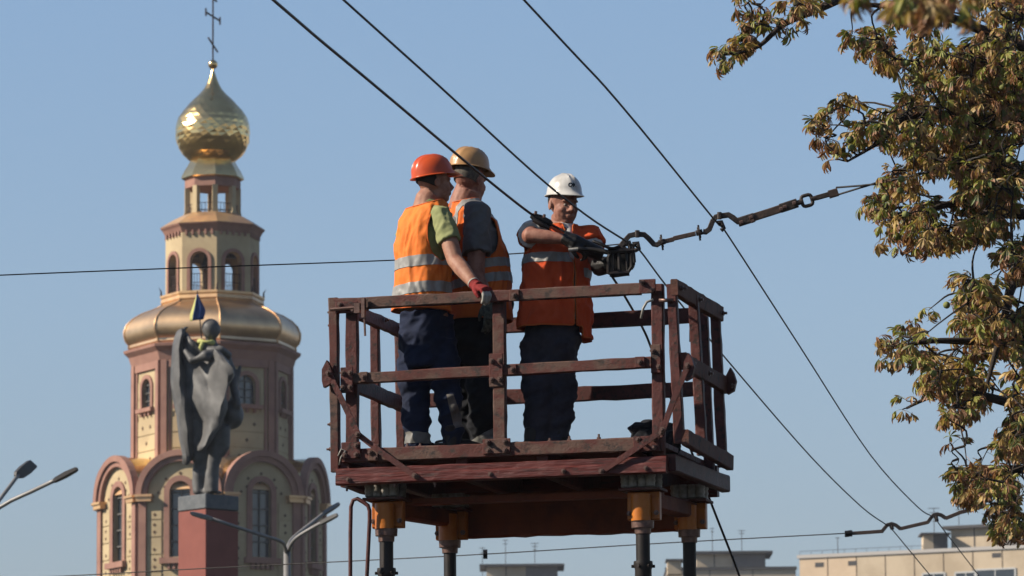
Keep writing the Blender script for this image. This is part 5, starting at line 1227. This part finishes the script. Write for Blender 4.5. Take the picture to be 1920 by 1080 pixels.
def chestnut(label,trunk_px,Y,polys,limbs,seeds,nleaf,leafsc=1.0,dY=2.2,nobj=300,group=None,fruits=(),trunk_r=.24,top=-250,wleaf=None):
    bx=P(trunk_px,600,Y); t=thing('chestnut_tree',label,'tree',(bx.x,Y,0)); L0=t.location
    zt=P(trunk_px,top,Y).z
    mb=MB(); tp_=[Vector((.05*math.sin(i*1.3),.05*math.cos(i*1.7),zt*i/8)) for i in range(9)]; mb.tube(tp_,[trunk_r*(1.25 if i==0 else 1-.07*i) for i in range(9)],14); mb.build('trunk',m_bark,t,smooth=True)
    nodes=[]
    for li,(z0,pix) in enumerate(limbs):
        pts=[tp_[0].lerp(tp_[-1],z0)]+[P(x,y,Yq)-L0 for x,y,Yq in pix]; sp_=smooth_path(pts,6); n=len(sp_)
        r0=.050 if len(pix)>3 else .035; mb=MB(); mb.tube(sp_,[r0*(1-.87*i/(n-1)) for i in range(n)],7); mb.build('limb',m_bark,t,smooth=True)
        nodes+=[p for i,p in enumerate(sp_) if i>n*.2]
    tips=[]
    for x,y,Yq in seeds: tips.append((P(x,y,Yq)-L0,True))
    for poly,cnt,*yc in polys:
        xs=[p[0] for p in poly]; ys=[p[1] for p in poly]; k=0; g=0
        while k<cnt and g<cnt*60:
            g+=1; x=rl_.uniform(min(xs),max(xs)); y=rl_.uniform(min(ys),max(ys))
            if not in_poly(x,y,poly): continue
            if noise.noise(Vector((x*.011,y*.013,1.7)))< -.07: continue
            tips.append((P(x,y,(yc[0]+rl_.uniform(-.3,.3)) if yc else Y+rl_.uniform(-dY,dY))-L0,False)); k+=1
    tw=MB(); big=[]
    nn=[n_ for n_ in nodes]
    for tip,_ in tips:
        a=min(nn,key=lambda q:(q-tip).length+max(0,tip.x-q.x)*1.2); L=(a-tip).length
        b=tip
        m1=a.lerp(b,.35)+Vector((rl_.uniform(-.06,.06),rl_.uniform(-.06,.06),.10*min(L,1))); m2=a.lerp(b,.75)+Vector((0,0,.06*min(L,1)))
        cv=smooth_path([a,m1,m2,b],3); tw.tube(cv,[.008*(1-.75*i/(len(cv)-1)) for i in range(len(cv))],4,cap=False)
        if L<1.0: nn+=[m2]
        d=(b-m2).normalized(); k=rl_.randint(4,6) if nleaf is None else nleaf
        for i in range(k):
            tt=rl_.random()**.7; p=m2.lerp(b,tt) if i else b
            az=rl_.uniform(0,2*PI); out=Vector((math.cos(az),math.sin(az),rl_.uniform(-.38,.42)))+d*.7; out.normalize()
            upv=Vector((rl_.uniform(-.5,.5),rl_.uniform(-.5,.5),1)); x=out.cross(upv).normalized(); z=x.cross(out)
            M=Matrix((x,out,z)).transposed(); s=rl_.uniform(.8,1.15)*leafsc
            ki=rl_.randrange(len(KINDS)); 
            big.append((p,M,s,ki))
    tw.build('twigs',m_bark,t); t.children[-1]['kind']='stuff' if False else 'stuff'
    def vis(e):
        q=proj(L0+e[0]); inside=-30<q[0]<1950 and -30<q[1]<1110
        return (0 if inside else 1, (L0+e[0]).y)
    big.sort(key=vis)
    for p,M,s,ki in big[:nobj]: 
        o=link('leaf',LME[ki],t); o.matrix_parent_inverse=Matrix.Identity(4); o.matrix_basis=Matrix.Translation(p)@(M*s).to_4x4()
    rest=big[nobj:]
    if rest:
        V=[];F=[];I=[]; off=0; fl=[];ft=[]
        arr=[(np.array(m.v),m.f,m.m) for m in LMB]
        for p,M,s,ki in rest:
            v,f,mi=arr[ki]; V.append(v@np.array(M).T*s+np.array(p)); F+=[tuple(i+off for i in q) for q in f]; I+=mi; off+=len(v)
        me=bpy.data.meshes.new('foliage'); me.from_pydata(np.concatenate(V).tolist(),[],F)
        for m in LM: me.materials.append(m)
        me.polygons.foreach_set('material_index',I); me.update(); o=link('foliage',me,t); o['kind']='stuff'
    if fruits:
        mb=MB(); mb.ball((0,0,0),.019,12,9)
        for i,v in enumerate(mb.v): mb.v[i]=tuple(Vector(v)*(1+.12*((i*7)%3==0)))
        fm=mb.mesh('chestnut_fruit',m_fruit,True)
        for x,y in fruits:
            p=P(x,y,Y-dY*.8+rl_.uniform(-.2,.2))-L0; link('chestnut_fruit',fm,t,p)
    return t
main_polys=[
 ([(1605,-10),(1660,35),(1600,60),(1600,95),(1650,110),(1665,150),(1700,185),(1650,180),(1560,190),(1530,235),(1545,300),(1570,300),(1640,262),(1720,300),(1640,345),(1640,395),(1660,440),(1740,460),(1800,455),(1815,500),(1790,545),(1740,575),(1700,612),(1660,640),(1690,670),(1740,690),(1720,735),(1700,768),(1770,790),(1790,840),(1800,960),(1850,1000),(1925,1010),(1925,-10)],760),
 ([(1925,-10),(1925,1010),(2350,900),(2500,300),(2300,-300),(1700,-300),(1600,-10)],110),
 ([(1780,60),(1925,60),(1925,940),(1830,900),(1820,560),(1800,430)],340),
 ([(1400,-5),(1540,-8),(1500,20),(1440,45),(1400,85),(1350,115),(1345,100),(1390,55)],24,27.4)]
limbs=[(.75,[(2000,120,28.3),(1850,60,28.2),(1740,20,28),(1640,10,27.8),(1560,0,27.8)]),
 (.70,[(2020,260,28.4),(1880,230,28.2),(1760,215,28),(1700,222,27.9),(1655,262,27.8),(1590,302,27.8)]),
 (.62,[(2010,420,28.6),(1900,400,28.4),(1800,380,28.2),(1720,400,28),(1655,400,27.9)]),
 (.60,[(1990,380,28.3),(1905,520,28.0),(1885,590,27.9),(1862,680,27.9),(1840,760,27.9)]),
 (.55,[(2010,620,28.5),(1910,640,28.2),(1820,640,28),(1740,640,27.9),(1665,655,27.8)]),
 (.50,[(2020,760,28.8),(1920,760,28.5),(1830,740,28.2),(1760,740,28),(1700,765,27.9)]),
 (.45,[(2010,880,28.8),(1920,880,28.4),(1860,880,28.2),(1810,900,28)]),
 (.85,[(1900,-120,28.3),(1750,-80,28),(1620,-40,27.7),(1520,-12,27.5),(1440,-5,27.4)]),
 (.86,[(1900,-150,28.0),(1700,-60,27.7),(1600,-15,27.5),(1540,14,27.4),(1470,45,27.3),(1425,85,27.3),(1385,100,27.2)]),
 (.8,[(2350,0,28.5),(2450,-100,29),(2500,-150,29.4),(2550,-180,29.6)]),(.8,[(2300,200,29),(2400,300,29.5),(2480,350,29.8),(2520,380,30)])]
seeds=[(1352,118,27.2),(1358,100,27.2),(1385,95,27.2),(1405,70,27.3),(1440,48,27.3),(1475,45,27.3),(1505,40,27.3),(1535,8,27.4),(1390,12,27.4),(1535,238,27.8),(1530,225,27.8),(1565,300,27.8),(1555,262,27.8),(1640,370,27.9),(1632,385,27.9),(1650,452,27.9),(1690,455,27.9),(1650,648,27.8),(1645,640,27.8),(1665,670,27.8),(1692,768,27.9),(1700,750,27.9),(1780,828,28),(1800,520,27.6),(1595,75,27.9),(1640,95,27.9),(1860,985,28.2),(1885,1000,28.2),(1720,465,27.9),(1600,190,27.9)]
fruits=[(1557,207),(1594,262),(1596,277),(1588,231),(1690,336),(1688,357),(1790,318),(1841,320),(1880,163),(1782,322),(1828,316),(1820,432),(1835,440),(1740,1040-600),(1700,118),(1868,205),(1893,300),(1775,572),(1812,610),(1698,402),(1660,372),(1906,912),(1880,940),(1822,700),(1850,520),(1750,700),(1890,120),(1708,195)]
chestnut('browning horse chestnut with curled olive and rust leaves filling the right edge','2230' and 2230,28.5,main_polys,limbs,seeds,None,.74,1.3,300,fruits=fruits,top=-500)
chestnut('nearer chestnut bough with out of focus leaves at the top edge of the picture',2600,11.5,[([(1610,-60),(1640,-12),(1720,4),(1800,-5),(1840,-60)],11),([(1600,-60),(1900,-60),(2700,-300),(2700,-700),(1700,-500)],30)],
  [(.8,[(2300,-250,11.4),(2000,-160,11.3),(1820,-70,11.2),(1700,-30,11.2),(1640,-10,11.2)])],[(1625,-14,11.2),(1700,2,11.1),(1790,5,11.2)],5,.62,.5,60,top=-900,trunk_r=.16)
# ---------------- thin afternoon haze ----------------
hz_m=bpy.data.materials.new('haze_air'); hz_m.use_nodes=True; ht=hz_m.node_tree; ht.nodes.remove(ht.nodes['Principled BSDF'])
pv=ht.nodes.new('ShaderNodeVolumePrincipled'); pv.inputs['Color'].default_value=(.80,.86,.95,1); pv.inputs['Density'].default_value=.00012; pv.inputs['Anisotropy'].default_value=.0
ht.links.new(pv.outputs[0],ht.nodes['Material Output'].inputs['Volume'])
mb=MB(); mb.box((0,0,32),(9000,9000,66)); hzo=mb.build('haze',hz_m); hzo['kind']='stuff'
